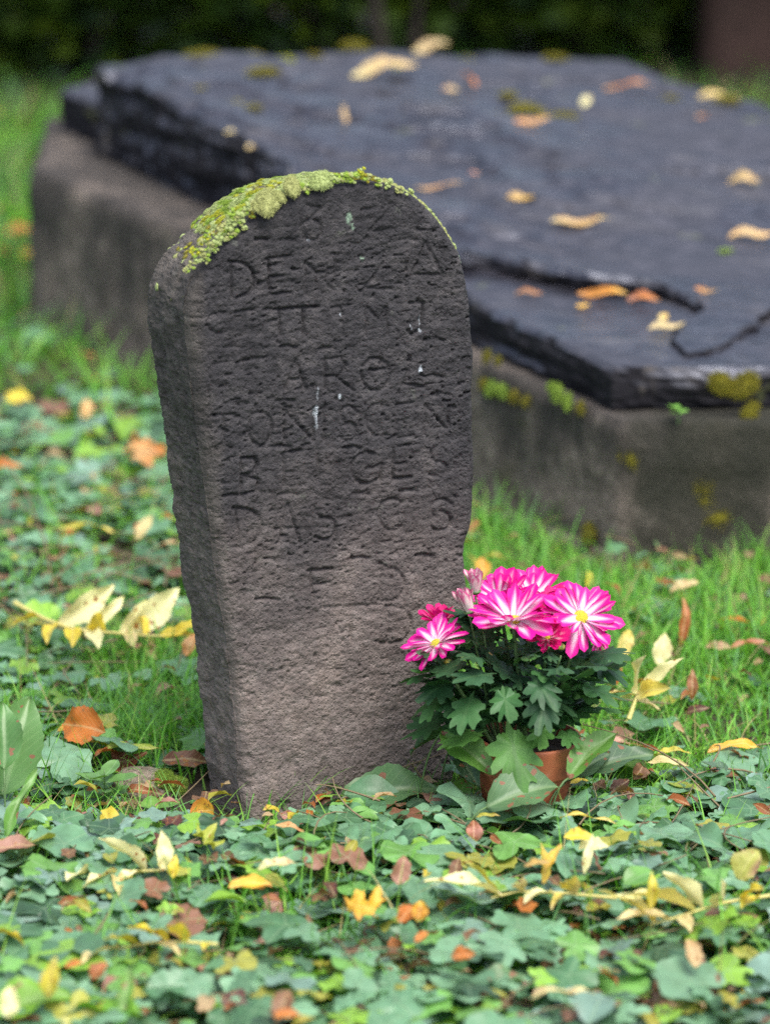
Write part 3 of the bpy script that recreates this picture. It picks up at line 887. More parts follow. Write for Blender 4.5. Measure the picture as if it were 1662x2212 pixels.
# along the arch: indices of loop points NR-60 .. NR+NC
upv = np.array([0, 0, 1.0])
mrnd = random.Random(5)
side_g = np.array(rows_)                                # (ND+1, nl, 3)
def arch_nrm(i, f):
    n_ = outn[i] + (fn * 0.9 * (1 - f) ** 2 if f < 0.4 else 0) + upv * 0.15
    return n_ / np.linalg.norm(n_)
def kind_at(p, right):
    v = vnoise(np.array([p * 45]), 91)[0] + mrnd.uniform(-.22, .22)
    if right: return 'frost' if v > -0.3 else 'beige'
    return 'yellow' if v > .55 else 'green' if v > .28 else 'frost' if v > -.25 else 'beige' if v > -.62 else 'olive'
for i in range(NR - 40, NR + NC - 4):
    s = (i - NR) / NC                                  # 0 at the left shoulder, 1 at the right
    if s < 0.0: nk, rmin, rmax, pf = 1, .0012, .0022, 0.10
    elif s < 0.12: nk, rmin, rmax, pf = 1, .002, .0045, 0.35 + 5 * s
    elif s < 0.68: nk, rmin, rmax, pf = 6, .0020, .0058, 1
    else: nk, rmin, rmax, pf = 2, .0018, .0040, 0.9
    for _ in range(nk):
        if mrnd.random() > pf: continue
        f = mrnd.uniform(0.0, 0.9) if s < 0.7 else mrnd.uniform(0.0, 0.35)
        p = side_g[int(f * ND), i]
        cushion(p - outn[i] * 0.001, arch_nrm(i, f), mrnd.uniform(rmin, rmax), kind_at(p, s > .7))
for _ in range(620):                                   # thin fringe creeping over the front edge
    s = mrnd.uniform(0.06, 0.97); i = NR + int(s * NC)
    e = side_g[1, min(i, nl - 1)]
    dn = mrnd.random() ** 1.6 * (0.020 if s < 0.45 else 0.010 if s < .7 else 0.004)
    p = e - outn[min(i, nl - 1)] * dn + fn * (0.001 + 0.35 * min(dn, 0.006))
    n_ = fn * 0.7 + upv * 0.6
    cushion(p, n_ / np.linalg.norm(n_), mrnd.uniform(.0012, .0040) * (1 if s < .7 else .7), kind_at(p, s > .7))
# the ones spreading down over the front edge
def front_cushion(x, y, rpx, kind, stretch=1.0, lift=0.0):
    n_ = fn * 0.75 + upv * 0.75
    if rpx <= 15:                                     # a loose cluster of small tufts
        for _ in range(9):
            a_ = mrnd.uniform(0, 6.28); d_ = rpx * 0.95 * math.sqrt(mrnd.random())
            cushion(FP(x + d_ * math.cos(a_), y + d_ * math.sin(a_)) + fn * 0.0005, n_ / np.linalg.norm(n_), rpx * mrnd.uniform(.22, .48) / 1985, kind if mrnd.random() < .6 else mrnd.choice(['frost', 'beige', 'green']), stretch=1.2)
        return
    p = FP(x, y) + fn * (-0.001 + lift)
    return cushion(p, n_ / np.linalg.norm(n_), rpx * 0.85 / 1985, kind, stretch=stretch * 1.15)
for a in [(578, 436, 26, 'beige', 1.35), (560, 446, 18, 'beige'), (603, 425, 16, 'beige'), (632, 404, 20, 'beige', 1.2), (694, 390, 24, 'frost', 1.2), (660, 402, 12, 'green'), (737, 383, 15, 'green', 1.3), (722, 384, 13, 'frost'), (750, 382, 13, 'green'),
          (765, 380, 14, 'frost', 1.3), (795, 380, 13, 'olive'), (780, 372, 14, 'yellow', 1.4), (815, 392, 10, 'beige'), (838, 398, 11, 'frost'), (862, 408, 9, 'beige'), (884, 416, 8, 'frost'),
          (536, 452, 14, 'frost'), (520, 470, 13, 'frost'), (505, 462, 12, 'green'), (498, 482, 14, 'frost'), (480, 492, 12, 'beige'), (505, 500, 10, 'green'), (488, 510, 11, 'beige'), (470, 515, 12, 'frost'),
          (455, 530, 11, 'beige'), (440, 545, 11, 'beige'), (462, 540, 9, 'frost'), (430, 560, 10, 'frost'), (415, 570, 9, 'beige'), (445, 560, 8, 'green'), (400, 583, 8, 'beige'), 
          (545, 462, 9, 'olive'), (525, 488, 9, 'frost'), (450, 505, 11, 'green'), (420, 545, 9, 'yellow'), (440, 520, 10, 'yellow')]:
    front_cushion(*a)
for (x, y, r, kd) in [(575, 388, 17, 'yellow'), (556, 400, 17, 'yellow'), (592, 396, 15, 'yellow'), (448, 470, 17, 'yellow'), (438, 478, 13, 'olive'), (540, 410, 14, 'green'), (520, 425, 14, 'yellow'), (500, 440, 13, 'green'),
                      (480, 440, 14, 'frost'), (410, 505, 12, 'yellow'), (395, 530, 12, 'olive'), (620, 378, 13, 'frost'), (645, 372, 13, 'frost'), (675, 368, 12, 'frost'), (715, 364, 12, 'frost'), (745, 361, 12, 'yellow'), (770, 364, 12, 'yellow'), (800, 374, 11, 'yellow')]:
    i = int(np.argmin(np.linalg.norm(proj(side_g[ND // 2])[:, :2] - (x, y), axis=1)))
    k = ND // 2
    for _ in range(6):
        k2 = min(ND, max(1, k + mrnd.randrange(-9, 10))); i2 = min(nl - 1, max(0, i + mrnd.randrange(-9, 10)))
        cushion(side_g[k2, i2], arch_nrm(i2, 0.5), r * mrnd.uniform(.3, .6) / 1985, kd, stretch=1.25)
cushion(side_g[int(ND * .7), NR - 30], outn[NR - 30], 0.0045, 'frost')

# the largest cushions are parts of their own, the fine rest is one mat
MQ.sort(key=lambda a: -a[0])
for r_c, Mx, kd, vi in MQ[:260]:
    put('moss_cushion', MOSS[kd][vi], grave, M=Mx)
mv, mf, mc, off = [], [], [], 0
for r_c, Mx, kd, vi in MQ[260:]:
    me_ = MOSS_LO[kd][vi]; nv = len(me_.vertices)
    co = np.empty(nv * 3, np.float32); me_.vertices.foreach_get('co', co); co = co.reshape(-1, 3)
    cl_ = np.empty(nv * 4, np.float32); me_.attributes['Col'].data.foreach_get('color', cl_)
    fi = np.empty(len(me_.polygons) * 3, np.int32); me_.loops.foreach_get('vertex_index', fi)
    fi = fi.reshape(-1, 3)
    A = np.array(Mx)
    mv.append(co @ A[:3, :3].T + A[:3, 3]); mf.append(fi + off); mc.append(cl_.reshape(-1, 4)[:, :3]); off += nv
put('moss_mat', mesh('moss_mat', np.concatenate(mv), np.concatenate(mf), M_moss, np.concatenate(mc)), grave, kind='stuff')

# moss and a seedling on the tomb
INV = TM
for (x, y, r, kd) in [(570, 150, 30, 'olive'), (440, 120, 30, 'olive'), (1135, 224, 36, 'olive'), (1097, 206, 18, 'olive'), (1567, 217, 22, 'olive'), (1447, 213, 13, 'olive'), (1198, 127, 20, 'olive'), (1007, 131, 18, 'olive'),
                      (867, 143, 14, 'yellow'), (1215, 245, 22, 'olive'), (1066, 258, 16, 'olive'), (545, 211, 15, 'olive'), (432, 176, 12, 'olive'), (512, 196, 12, 'olive'), (610, 131, 18, 'yellow'), (765, 104, 24, 'olive'), (680, 122, 14, 'olive'), (1565, 543, 13, 'green'), (548, 118, 18, 'olive')]:
    p = on_slab(x, y)
    cushion(p, (0, 0, 1), r / FPX * np.linalg.norm(p - CAM) * 0.9, kd, tomb, 1.3, 'moss_tuft', INV)
def on_left_wall(x, y, z):
    return G(x, y, z)
for (x, y, r, kd) in [(1060, 838, 16, 'green'), (1085, 845, 14, 'green'), (1110, 858, 13, 'olive'), (1135, 866, 11, 'olive'), (1045, 830, 12, 'olive'), (1203, 850, 16, 'green'), (1225, 868, 14, 'green'), (1255, 880, 12, 'olive'), (1190, 835, 10, 'green'), (1050, 770, 12, 'olive'), (1075, 778, 10, 'olive'),
                      (1275, 1150, 20, 'olive'), (1240, 1190, 10, 'olive')]:
    tt = (1338 - x) / (1338 - 72)
    p = np.array([*(F0 + along * Ltomb * 0.0), 0])
    n_ = np.array([along[1], -along[0], 0]); n_ = n_ if n_[1] < 0 else -n_
    pw = on_plane(x, y, np.array([*F0, 0.0]) + n_ * 0.004, n_)
    cushion(pw, n_ + upv * 0.3, r / FPX * np.linalg.norm(pw - CAM), kd, tomb, 1.2, 'moss_tuft', INV)
nfront = np.array([u_r[1], -u_r[0], 0])
for (x, y, r, kd) in [(1520, 1050, 26, 'olive'), (1530, 1085, 22, 'olive'), (1560, 1120, 26, 'olive'), (1500, 1120, 18, 'olive'), (1560, 830, 20, 'olive'), (1610, 835, 22, 'olive'), (1620, 893, 16, 'olive'), (1365, 985, 22, 'olive')]:
    pw = on_plane(x, y, np.array([*F0, 0.0]) + nfront * 0.0, nfront)
    cushion(pw - nfront * 0.006, nfront, r / FPX * np.linalg.norm(pw - CAM), kd, tomb, 1.4, 'moss_tuft', INV)

# ------------------------------------------------------------------ leaf meshes for single fallen leaves and plants
PAL = {
    'cream': (0.66, 0.54, 0.26), 'pale': (0.82, 0.78, 0.42), 'yellow': (0.74, 0.58, 0.05), 'gold': (0.72, 0.42, 0.04), 'olive': (0.40, 0.38, 0.04),
    'orange': (0.52, 0.155, 0.02), 'rust': (0.36, 0.10, 0.025), 'tan': (0.52, 0.36, 0.19), 'brown': (0.22, 0.11, 0.06), 'maroon': (0.13, 0.04, 0.035),
    'pink': (0.50, 0.24, 0.20), 'lime': (0.34, 0.42, 0.05), 'peach': (0.68, 0.40, 0.17),
}
def leaf_mesh(name, V, F, L, mat, col, edge=None, seed=0):
    c = np.tile(np.array(col, float), (len(V), 1))
    n_ = vnoise(np.c_[L[:, :2] * 3.2, np.full(len(L), seed * 1.3)], seed)[:, None]
    c = c * (1 + 0.22 * n_)
    if edge is not None:
        w = np.clip(0.5 + 0.9 * vnoise(np.c_[L[:, :2] * 2.0, np.full(len(L), 9 + seed * 1.7)], seed + 1), 0, 1)[:, None] * 0.8
        c = c * (1 - w) + np.array(edge) * w
    return mesh(name, V, F, mat, np.clip(c, 0, 1), L)
_lseed = [0]
def fallen(zx, zy, lpx, color, label, asp=0.3, yaw=0, pitch=0, roll=0, curl=0.35, fold=0.25, z=None, edge=None, surf='ground', shape='lance', name='fallen_leaf', group='fallen leaves', tipcurl=0.0, wav=0.06):
    _lseed[0] += 1; sd = _lseed[0]
    if surf == 'slab': p = on_slab(zx, zy) + (0, 0, 0.003)
    elif surf == 'low': p = on_low(zx, zy) + (0, 0, 0.003)
    else: p = G(zx, zy, (0.035 if z is None else z) + 0.038 * smooth(1760, 1830, zy))
    size = lpx / FPX * np.dot(p - CAM, FW)
    if shape == 'lance': V, F, L = blade(w_lance(asp / 2, 0.42), 14, 6, fold, curl, R(random.uniform(-25, 25)), wav, sd, 0.02, tipcurl, 0.16)
    elif shape == 'oval': V, F, L = blade(w_oval(asp / 2), 18, 8, fold, curl, R(random.uniform(-20, 20)), wav * 1.8, sd, 0.035, tipcurl, 0.08)
    elif shape == 'maple':
        V, F, L = fan_leaf(lambda a: 0.52 * ivy_r(a) * (1 + 0.08 * math.sin(13 * a + sd) + 0.06 * math.sin(29 * a)), 48, 5, curl, wav * 1.6, sd)
        V[:, 2] += 0.10 * fbm(V * 4 + sd, 2, sd)
    V = V.copy()
    V[:, 2] += 0.07 * fbm(np.c_[L[:, :2] * 5, np.full(len(L), sd * 1.0)], 2, sd)
    if shape != 'maple': V[:, 0] -= 0.5
    if surf != 'ground':
        V[:, 2] = V[:, 2] * 0.35 + 0.45 * np.maximum(V[:, 1], 0) + 0.35 * np.maximum(V[:, 0], 0) ** 2 + 0.05 * np.sin(V[:, 0] * 7 + sd)
        V[:, 1] *= 0.85
        edge = edge or ('tan' if sd % 2 else 'brown')
    me = leaf_mesh('fallen_leaf', V, F, L, M_fall, PAL[color], PAL[edge] if edge else None, sd)
    zmin = (V @ rot(R(yaw), R(pitch), R(roll)).T)[:, 2].min() * size
    if surf != 'ground': p = p + (0, 0, -zmin)
    return put(name, me, loc=p, rot=Euler((R(roll), R(pitch), R(yaw)), 'XYZ'), scale=size, label=label, cat='leaf', group=group)

# ------------------------------------------------------------------ ground cover
def cover(px, py):
    """share of ivy and of grass at a place on the ground, from what grows there"""
    nz = fbm(np.c_[px / 120, py / 70, np.zeros_like(px)], 3, 400)
    ivy = np.zeros_like(px); gr = np.zeros_like(px)
    fg = smooth(1745, 1800, py + 25 * nz - 80 * (1 - smooth(740, 900, px)))
    ivy += fg * 1.0; gr += fg * 0.30
    patch = np.exp(-(((px - 640) / 190) ** 2 + ((py - 2060) / 75) ** 2))
    gr += fg * patch * 1.0; ivy -= fg * patch * 0.72
    mid = (1 - fg)
    left = (px < 640)
    a = mid * left * smooth(860, 920, py + 40 * nz) * (1 - smooth(1330, 1400, py + 70 * nz))
    ivy += a * 0.95; gr += a * 0.12
    b = mid * left * smooth(1330, 1400, py + 70 * nz)
    lx = smooth(150, 300, px + 60 * nz)
    ivy += b * (0.6 * (1 - lx) + 0.16 * lx); gr += b * (0.35 * (1 - lx) + 1.0 * lx)
    c_ = mid * left * (1 - smooth(860, 920, py + 40 * nz))
    ivy += c_ * np.clip(0.25 + 0.5 * nz, 0.02, 1); gr += c_ * 0.9
    r_ = mid * (~left)
    ivy += r_ * np.clip(0.10 + 0.25 * nz + 0.35 * smooth(1640, 1740, py), 0.02, 1); gr += r_ * (1.0 - 0.5 * smooth(1660, 1740, py))
    soil = np.exp(-(((px - 420) / 245) ** 2 + ((py - 1745) / 90) ** 2) ** 2)
    ivy *= 1 - 0.97 * soil; gr *= 1 - 0.97 * soil
    fz = 1 - smooth(200, 330, py)                      # ivy replaces grass before the hedge, coloured dark to stand for shade
    ivy = ivy * (1 - fz) + fz * 0.9; gr = gr * (1 - 0.92 * fz)
    return np.clip(ivy, 0, 1), np.clip(gr, 0, 1.2)

# footprints nothing grows through
fps = [np.array([F0 - .02 * u_r + (0, -.02), C0 - .02 * u_r, C0 + (-.02, .4), C0 + np.array([0.9, 0.5]), F0 + u_r * 1.2 + (0, -.02)])]
gfoot = np.array([G(548, 1752, 0)[:2], G(985, 1705, 0)[:2], G(985, 1705, 0)[:2] + back[:2] * .08, G(548, 1752, 0)[:2] + back[:2] * .08])
gc_ = gfoot.mean(0); gfoot = gc_ + (gfoot - gc_) * 1.03
fps.append(gfoot)
PZ = 0.105
POT = G(1129, 1587, PZ)
def free(xy, pot_r=0.055):
    ok = np.ones(len(xy), bool)
    for f in fps: ok &= ~inside(xy, f)
    ok &= np.linalg.norm(xy - POT[:2], axis=1) > pot_r
    return ok

ivyT = []
for k in range(4): ivyT.append(fan_leaf(ivy_r, 26, 3, -0.10 - 0.05 * k, 0.08, 10 + k))
for k in range(5): ivyT.append(fan_leaf(scallop_r(9 + 2 * (k % 2), 0.16), 30, 3, -0.20 + 0.08 * k, 0.11, 20 + k))
for k in range(3): ivyT.append(fan_leaf(lobe_r(3, 0.55, 0.5, 0.5, 0.8), 27, 3, -0.14, 0.06, 30 + k))
for k in range(2):
    v, f, l = blade(w_oval(0.32), 9, 4, 0.2, 0.35, 0.3, 0.05, 40 + k); v = v * 1.8; v[:, 0] -= 0.4; ivyT.append((v, f, l))

ivyLo = []                                 # lighter meshes for leaves far off or outside the picture
for k in range(4): ivyLo.append(fan_leaf(ivy_r, 15, 2, -0.10 - 0.05 * k, 0.08, 10 + k))
for k in range(5): ivyLo.append(fan_leaf(scallop_r(9 + 2 * (k % 2), 0.12), 14, 2, -0.20 + 0.08 * k, 0.11, 20 + k))
for k in range(3): ivyLo.append(fan_leaf(lobe_r(3, 0.55, 0.5, 0.5, 0.8), 15, 2, -0.14, 0.06, 30 + k))
ivyLo += ivyT[-2:]

def scatter(n, y0, y1, margin):
    """random ground points inside the cone seen, denser bands by distance"""
    y = rng.uniform(y0, y1, n)
    half = (y + CD) / FPX * (IW / 2) * 1.06 + margin
    x = rng.uniform(-1, 1, n) * half
    if margin > 0.9:                                    # the same growth goes on at both sides
        inner = half - margin + 0.1
        x = np.where(rng.random(n) < .5, -1, 1) * (inner + rng.random(n) * (half - inner))
    return np.stack([x, y], 1)

def ivy_points(n, y0, y1, margin):
    xy = scatter(n, y0, y1, margin)
    q = proj(np.c_[xy, np.zeros(n)])
    iv, _ = cover(q[:, 0], q[:, 1])
    keep = (rng.random(n) < iv) & free(xy, 0.07)
    return xy[keep], q[keep]

pts = []
for (n, y0, y1, mg) in [(5600, -0.95, 0.02, 0.15), (5000, 0.0, 1.7, 0.12), (3600, 1.7, 4.6, 0.3), (9000, -1.3, 1.7, 1.0), (3000, 1.7, 4.6, 1.3)]:
    a, _ = ivy_points(n, y0, y1, mg); pts.append(a)
ixy = np.concatenate(pts)
N = len(ixy)
q = proj(np.c_[ixy, np.zeros(N)])
idx = rng.choice(len(ivyT), N, p=np.array([.09] * 4 + [.085] * 5 + [.055] * 3 + [.025] * 2) / (0.36 + .425 + .165 + .05))
size = rng.lognormal(math.log(0.0182), 0.44, N).clip(0.006, 0.040)
front_edge = smooth(-0.28, -0.05, ixy[:, 1])          # lower growth right before the stone
hgt = rng.uniform(0.003, 0.074, N) * (1 - 0.45 * front_edge) * np.where(ixy[:, 1] > 0.2, 0.8, 1)
hgt = hgt + ground_z(ixy[:, 0], ixy[:, 1]) + 0.014 * fbm(np.c_[ixy * 9, np.zeros(N)], 2, 420)
soilm = np.exp(-(((q[:, 0] - 300) / 200) ** 2 + ((q[:, 1] - 1790) / 70) ** 2))
hgt = hgt * (1 - 0.55 * soilm)
layer = (hgt - hgt.min()) / (hgt.max() - hgt.min())
base_cols = np.array([(0.130, 0.265, 0.150), (0.165, 0.310, 0.185), (0.080, 0.180, 0.090), (0.045, 0.100, 0.055), (0.14, 0.31, 0.08), (0.20, 0.37, 0.05), (0.16, 0.26, 0.21), (0.30, 0.30, 0.06), (0.18, 0.085, 0.05), (0.24, 0.12, 0.08)])
ci = rng.choice(len(base_cols), N, p=[.22, .23, .14, .08, .10, .07, .09, .04, .015, .015])
base_cols = base_cols * 1.10
cols = base_cols[ci] * rng.uniform(0.75, 1.3, (N, 1))
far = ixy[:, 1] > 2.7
cols[far] = np.array([0.030, 0.062, 0.032]) * rng.uniform(.7, 1.4, (far.sum(), 1))  # shade of the far ground put into the leaf colour
Mx = []
for i in range(N):
    A = rot(rng.uniform(0, 6.28), rng.normal(0, 0.22), rng.normal(0, 0.22)) * size[i]
    Mx.append((A, np.array([ixy[i, 0], ixy[i, 1], max(0.006, hgt[i])])))
# the leaves that show largest become parts of their own
vis = (q[:, 0] > 10) & (q[:, 0] < IW - 10) & (q[:, 1] > 1300) & (q[:, 1] < IH + 30)
score = np.where(vis, size * FPX / q[:, 2] * (0.55 + layer), 0)
order = np.argsort(-score)[:300]
rest = np.setdiff1d(np.arange(N), order)
lo = (ixy[:, 1] > 0.75) | (q[:, 0] < -60) | (q[:, 0] > IW + 60) | (layer < 0.28)
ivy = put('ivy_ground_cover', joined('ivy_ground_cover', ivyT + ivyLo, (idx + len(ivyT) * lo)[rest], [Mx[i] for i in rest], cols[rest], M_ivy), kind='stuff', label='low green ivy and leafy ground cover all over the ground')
Vr, Fr, off = [], [], 0
for k in range(620):
    y0 = rng.uniform(-0.9, 1.3); x0 = rng.uniform(-1, 1) * ((y0 + CD) / FPX * IW / 2 * 1.05)
    q0 = proj(np.array([[x0, y0, 0.0]]))[0]
    iv, _g = cover(q0[:1], q0[1:2])
    if rng.random() > iv[0] or not free(np.array([[x0, y0]]), 0.09)[0]: continue
    a_ = rng.uniform(0, 6.28); L_ = rng.uniform(0.05, 0.20); z0 = rng.uniform(0.01, 0.05)
    e_ = np.array([x0 + math.cos(a_) * L_, y0 + math.sin(a_) * L_, z0 + rng.uniform(-.01, .04)])
    m_ = np.array([(x0 + e_[0]) / 2 + rng.normal(0, .02), (y0 + e_[1]) / 2 + rng.normal(0, .02), z0 + rng.uniform(0, .04)])
    if not free(np.array([e_[:2], m_[:2]]), 0.07).all(): continue
    v_, f_ = tube(bez((x0, y0, z0), m_, e_, 7), np.linspace(.0013, .0006, 7), 4)
    Vr.append(v_); Fr.append(f_ + off); off += len(v_)
put('ivy_runners', mesh('ivy_runners', np.concatenate(Vr), np.concatenate(Fr), stem_material('ivy_runner', (0.20, 0.15, 0.08))), ivy, kind='stuff')
cache = {}
for i in order:
    key = (int(idx[i]), int(ci[i]))
    if key not in cache:
        v, f, l = ivyT[key[0]]
        cache[key] = leaf_mesh('ivy_leaf', v, f, l, M_ivy, base_cols[key[1]], None, len(cache))
    A, T_ = Mx[i]
    put('ivy_leaf', cache[key], ivy, M=Matrix.Translation(Vector(T_)) @ Matrix(A.tolist()).to_4x4())

# grass
def grass_field(regions):
    T_ = [blade(lambda u: 0.5 * (1 - u) ** 0.7 * (0.6 + 0.4 * min(1, u * 6)), 5, 2, 0.15, 0, 0, 0, 60 + k) for k in range(1)]
    Vs, Fs, Cs, Ls = [], [], [], []; off = 0
    nu = 6
    for (n, y0, y1, mg, l0, l1, wd) in regions:
        xy = scatter(n, y0, y1, mg)
        q = proj(np.c_[xy, np.zeros(n)])
        _, g = cover(q[:, 0], q[:, 1])
        cl = 0.55 + 0.9 * fbm(np.c_[xy * 7, np.zeros(n)], 2, 430)
        k = (rng.random(n) < g * np.clip(cl, 0.5, 1)) & free(xy)
        xy = xy[k]; n = len(xy)
        if n == 0: continue
        L = rng.uniform(l0, l1, n) * (0.75 + 0.6 * np.clip(fbm(np.c_[xy * 5, np.ones(n)], 2, 440) + .4, 0, 1))
        az = rng.uniform(0, 6.28, n); el = rng.normal(1.05, 0.33, n).clip(0.2, 1.5); bend = rng.uniform(0.1, 1.5, n)
        u = np.linspace(0, 1, nu)
        ang = el[:, None] - bend[:, None] * u[None]
        ds = L[:, None] / (nu - 1)
        h = np.cumsum(np.cos(ang) * ds, 1) - np.cos(ang[:, :1]) * ds; zz = np.cumsum(np.sin(ang) * ds, 1) - np.sin(ang[:, :1]) * ds
        cx = xy[:, :1] + h * np.cos(az)[:, None]; cy = xy[:, 1:] + h * np.sin(az)[:, None]
        zz = np.maximum(zz, -0.003) + ground_z(xy[:, 0], xy[:, 1])[:, None] + 0.001
        w = (wd * rng.uniform(0.6, 1.4, n))[:, None] * (1 - u[None] ** 1.6)
        tw = az + np.pi / 2 + rng.normal(0, 0.5, n)
        dx = np.cos(tw)[:, None] * w; dy = np.sin(tw)[:, None] * w
        A = np.stack([cx - dx, cy - dy, zz], -1); B = np.stack([cx + dx, cy + dy, zz + w * 0.3], -1)
        V = np.stack([A, B], 2).reshape(-1, 3)
        r = np.arange(nu - 1) * 2
        f = np.stack([r, r + 1, r + 3, r + 2], 1)
        F = (f[None] + (np.arange(n) * nu * 2)[:, None, None]).reshape(-1, 4) + off
        pal = np.array([(0.11, 0.36, 0.030), (0.16, 0.44, 0.035), (0.080, 0.26, 0.035), (0.23, 0.46, 0.05), (0.12, 0.33, 0.10), (0.42, 0.36, 0.16)])
        cc = pal[rng.choice(6, n, p=[.29, .26, .15, .13, .11, .06])] * rng.uniform(.8, 1.2, (n, 1))
        Vs.append(V); Fs.append(F); Cs.append(np.repeat(cc, nu * 2, 0))
        lu = np.zeros((n, nu, 2, 3)); lu[..., 0] = u[None, :, None]; lu[..., 0, 1] = -0.08; lu[..., 1, 1] = 0.08; lu[..., 2] = (np.arange(n) * 0.31 % 40)[:, None, None]
        Ls.append(lu.reshape(-1, 3)); off += n * nu * 2
    return mesh('grass', np.concatenate(Vs), np.concatenate(Fs), M_grass, np.concatenate(Cs), np.concatenate(Ls))
put('grass', grass_field([(34000, -0.14, 0.55, 0.15, 0.025, 0.08, 0.0010), (30000, 0.45, 1.3, 0.15, 0.03, 0.095, 0.0012), (42000, 1.2, 5.2, 0.6, 0.05, 0.13, 0.0024), (34000, -0.1, 1.5, 1.0, 0.04, 0.10, 0.0018), (22000, 1.5, 5.2, 1.6, 0.05, 0.13, 0.0030), (2600, -0.95, -0.05, 0.1, 0.04, 0.10, 0.0014), (5000, -0.62, -0.30, 0.1, 0.07, 0.14, 0.0014)]), kind='stuff', label='short bright green grass between the ivy and around the tomb')

# ------------------------------------------------------------------ potted chrysanthemum
plant = put('potted_chrysanthemum', None, loc=(POT[0], POT[1], 0), label='pink and white chrysanthemum in terracotta pot beside the gravestone', cat='potted plant')
PM = Matrix.Translation(-Vector((POT[0], POT[1], 0)))
ppart = lambda name, me, parent=None, M=None: put(name, me, parent or plant, M=(M if M is not None else PM))
SC = np.dot(np.array([POT[0], POT[1], 0.12]) - CAM, FW) / FPX      # metres per picture pixel at the pot
def lathe(prof, ns=64):
    a = np.arange(ns) * 2 * np.pi / ns
    V = np.concatenate([np.c_[r * np.cos(a), r * np.sin(a), np.full(ns, z)] for r, z in prof])
    return V, tris(grid_faces(len(prof), ns, closed=True))
RP = 117 * SC
tilt = Matrix.Translation((0, 0, 0.0)) @ Matrix.Rotation(R(2.5), 4, 'Y')
v, f = lathe([(0.0, 0.002), (RP * .66, 0.002), (RP * .68, 0.006), (RP * .895, 0.068), (RP * .90, 0.071), (RP * .86, 0.0715), (RP * .80, 0.071)])
pot = ppart('pot', mesh('pot', v, f, M_terra), M=tilt)
v, f = lathe([(RP * .90, 0.068), (RP * .955, 0.0695), (RP * .965, 0.072), (RP * .995, 0.099), (RP, 0.103), (RP * .985, 0.1055), (RP * .94, 0.1055), (RP * .93, 0.102), (RP * .86, 0.07)])
put('rim', mesh('rim', v, f, M_terra), pot)
v, f = lathe([(0.0, 0.094), (RP * .4, 0.096), (RP * .8, 0.092), (RP * .935, 0.088)])
v[:, 2] += 0.004 * vnoise(v * 90, 3)
ppart('potting_soil', mesh('potting_soil', v, f, M_soil), M=tilt)

def plant_pt(x, y, dy=0.0):
    """point seen at picture (x, y) on the upright plane through the pot, dy metres nearer (-) or farther (+)"""
    return on_plane(x, y, np.array([0, POT[1] + dy, 0]), np.array([0, 1.0, 0]))

def petal_mesh(seed, L=1.0, w=0.125, curl=0.1, notch=True, mat=M_petal):
    n, m = 9, 4; V, Lu = [], []
    r = random.Random(seed)
    cu = curl + r.uniform(-.06, .06)
    for i in range(n + 1):
        u = i / n
        ww = w * (0.42 + 0.58 * math.sin(min(1, u * 1.25) * math.pi / 2)) * (1 if u < 0.78 else math.sqrt(max(0.0, 1 - ((u - 0.78) / 0.225) ** 2)))
        for j in range(m + 1):
            v = j / m * 2 - 1
            V.append((u * (1 - 0.03 * abs(v) * (u > .9)), v * ww, cu * u * u + 0.35 * ww * v * v * (1.2 - u) + r.uniform(-1, 1) * 0.004 * u))
            Lu.append((u, v, seed * 0.61))
    return mesh('petal', np.array(V), tris(grid_faces(n + 1, m + 1)), mat, luv=np.array(Lu))
PET = {}
for key, mt in (('mag', M_petal), ('deep', M_petal2), ('bud', M_petal3)):
    PET[key] = [petal_mesh(500 + 13 * i + len(key), 1, 0.142 + 0.014 * (i % 4), [0.10, -0.02, 0.05, -0.14, 0.16, -0.05][i % 6], mat=mt) for i in range(8)]
v, f = icosphere(3)
disc_v = v * np.array([1, 1, 0.45]); disc_v = disc_v * (1 + 0.06 * vnoise(v * 9, 3)[:, None])
ME_disc = mesh('disc', disc_v, f, M_disc)
cal_v, cal_f = lathe([(0.0, -0.42), (0.20, -0.42), (0.42, -0.28), (0.62, -0.06), (0.60, 0.0), (0.0, 0.02)], 20)
ME_cal = mesh('flower', cal_v, cal_f, M_stem)

def flower(x, y, dy, rpx, nvec, key='mag', n=21, open1=18, open2=34, seed=0, drop=0.0):
    """head centred where the picture shows its disc; nvec is where it faces"""
    r = random.Random(seed)
    c = plant_pt(x, y, dy); Rr = rpx * SC
    q = Vector(nvec).normalized().to_track_quat('Z', 'Y').to_matrix().to_4x4()
    Mf = PM @ Matrix.Translation(Vector(c)) @ q @ Matrix.Scale(Rr * 0.26, 4)
    h = ppart('flower', ME_cal, M=Mf)
    inv = Matrix.Scale(1 / 0.26, 4)
    for layer_, (cnt, op, ln) in enumerate(((n, open1, 1.0), (int(n * 0.62), open2, 0.82))):
        for i in range(cnt):
            az = 2 * math.pi * (i + 0.5 * layer_ + r.uniform(-.22, .22)) / cnt
            el = R(op + r.uniform(-9, 9) - (drop * (0.5 + 0.5 * math.cos(az + math.pi / 2)) if drop else 0))
            s = ln * r.uniform(0.88, 1.06)
            m = inv @ Matrix.Rotation(az, 4, 'Z') @ Matrix.Translation((0.05, 0, 0.008 * layer_)) @ Matrix.Rotation(-el, 4, 'Y') @ Matrix.Rotation(r.uniform(-.5, .5), 4, 'X') @ Matrix.Rotation(r.uniform(-.10, .10), 4, 'Z') @ Matrix.Diagonal((s, s * r.uniform(.85, 1.15), s * r.uniform(.3, 1.9), 1))
            put('petal', r.choice(PET[key]), h, M=m)
    put('disc', ME_disc, h, M=Matrix.Translation((0, 0, 0.10)) @ Matrix.Scale(0.78, 4))
    return c

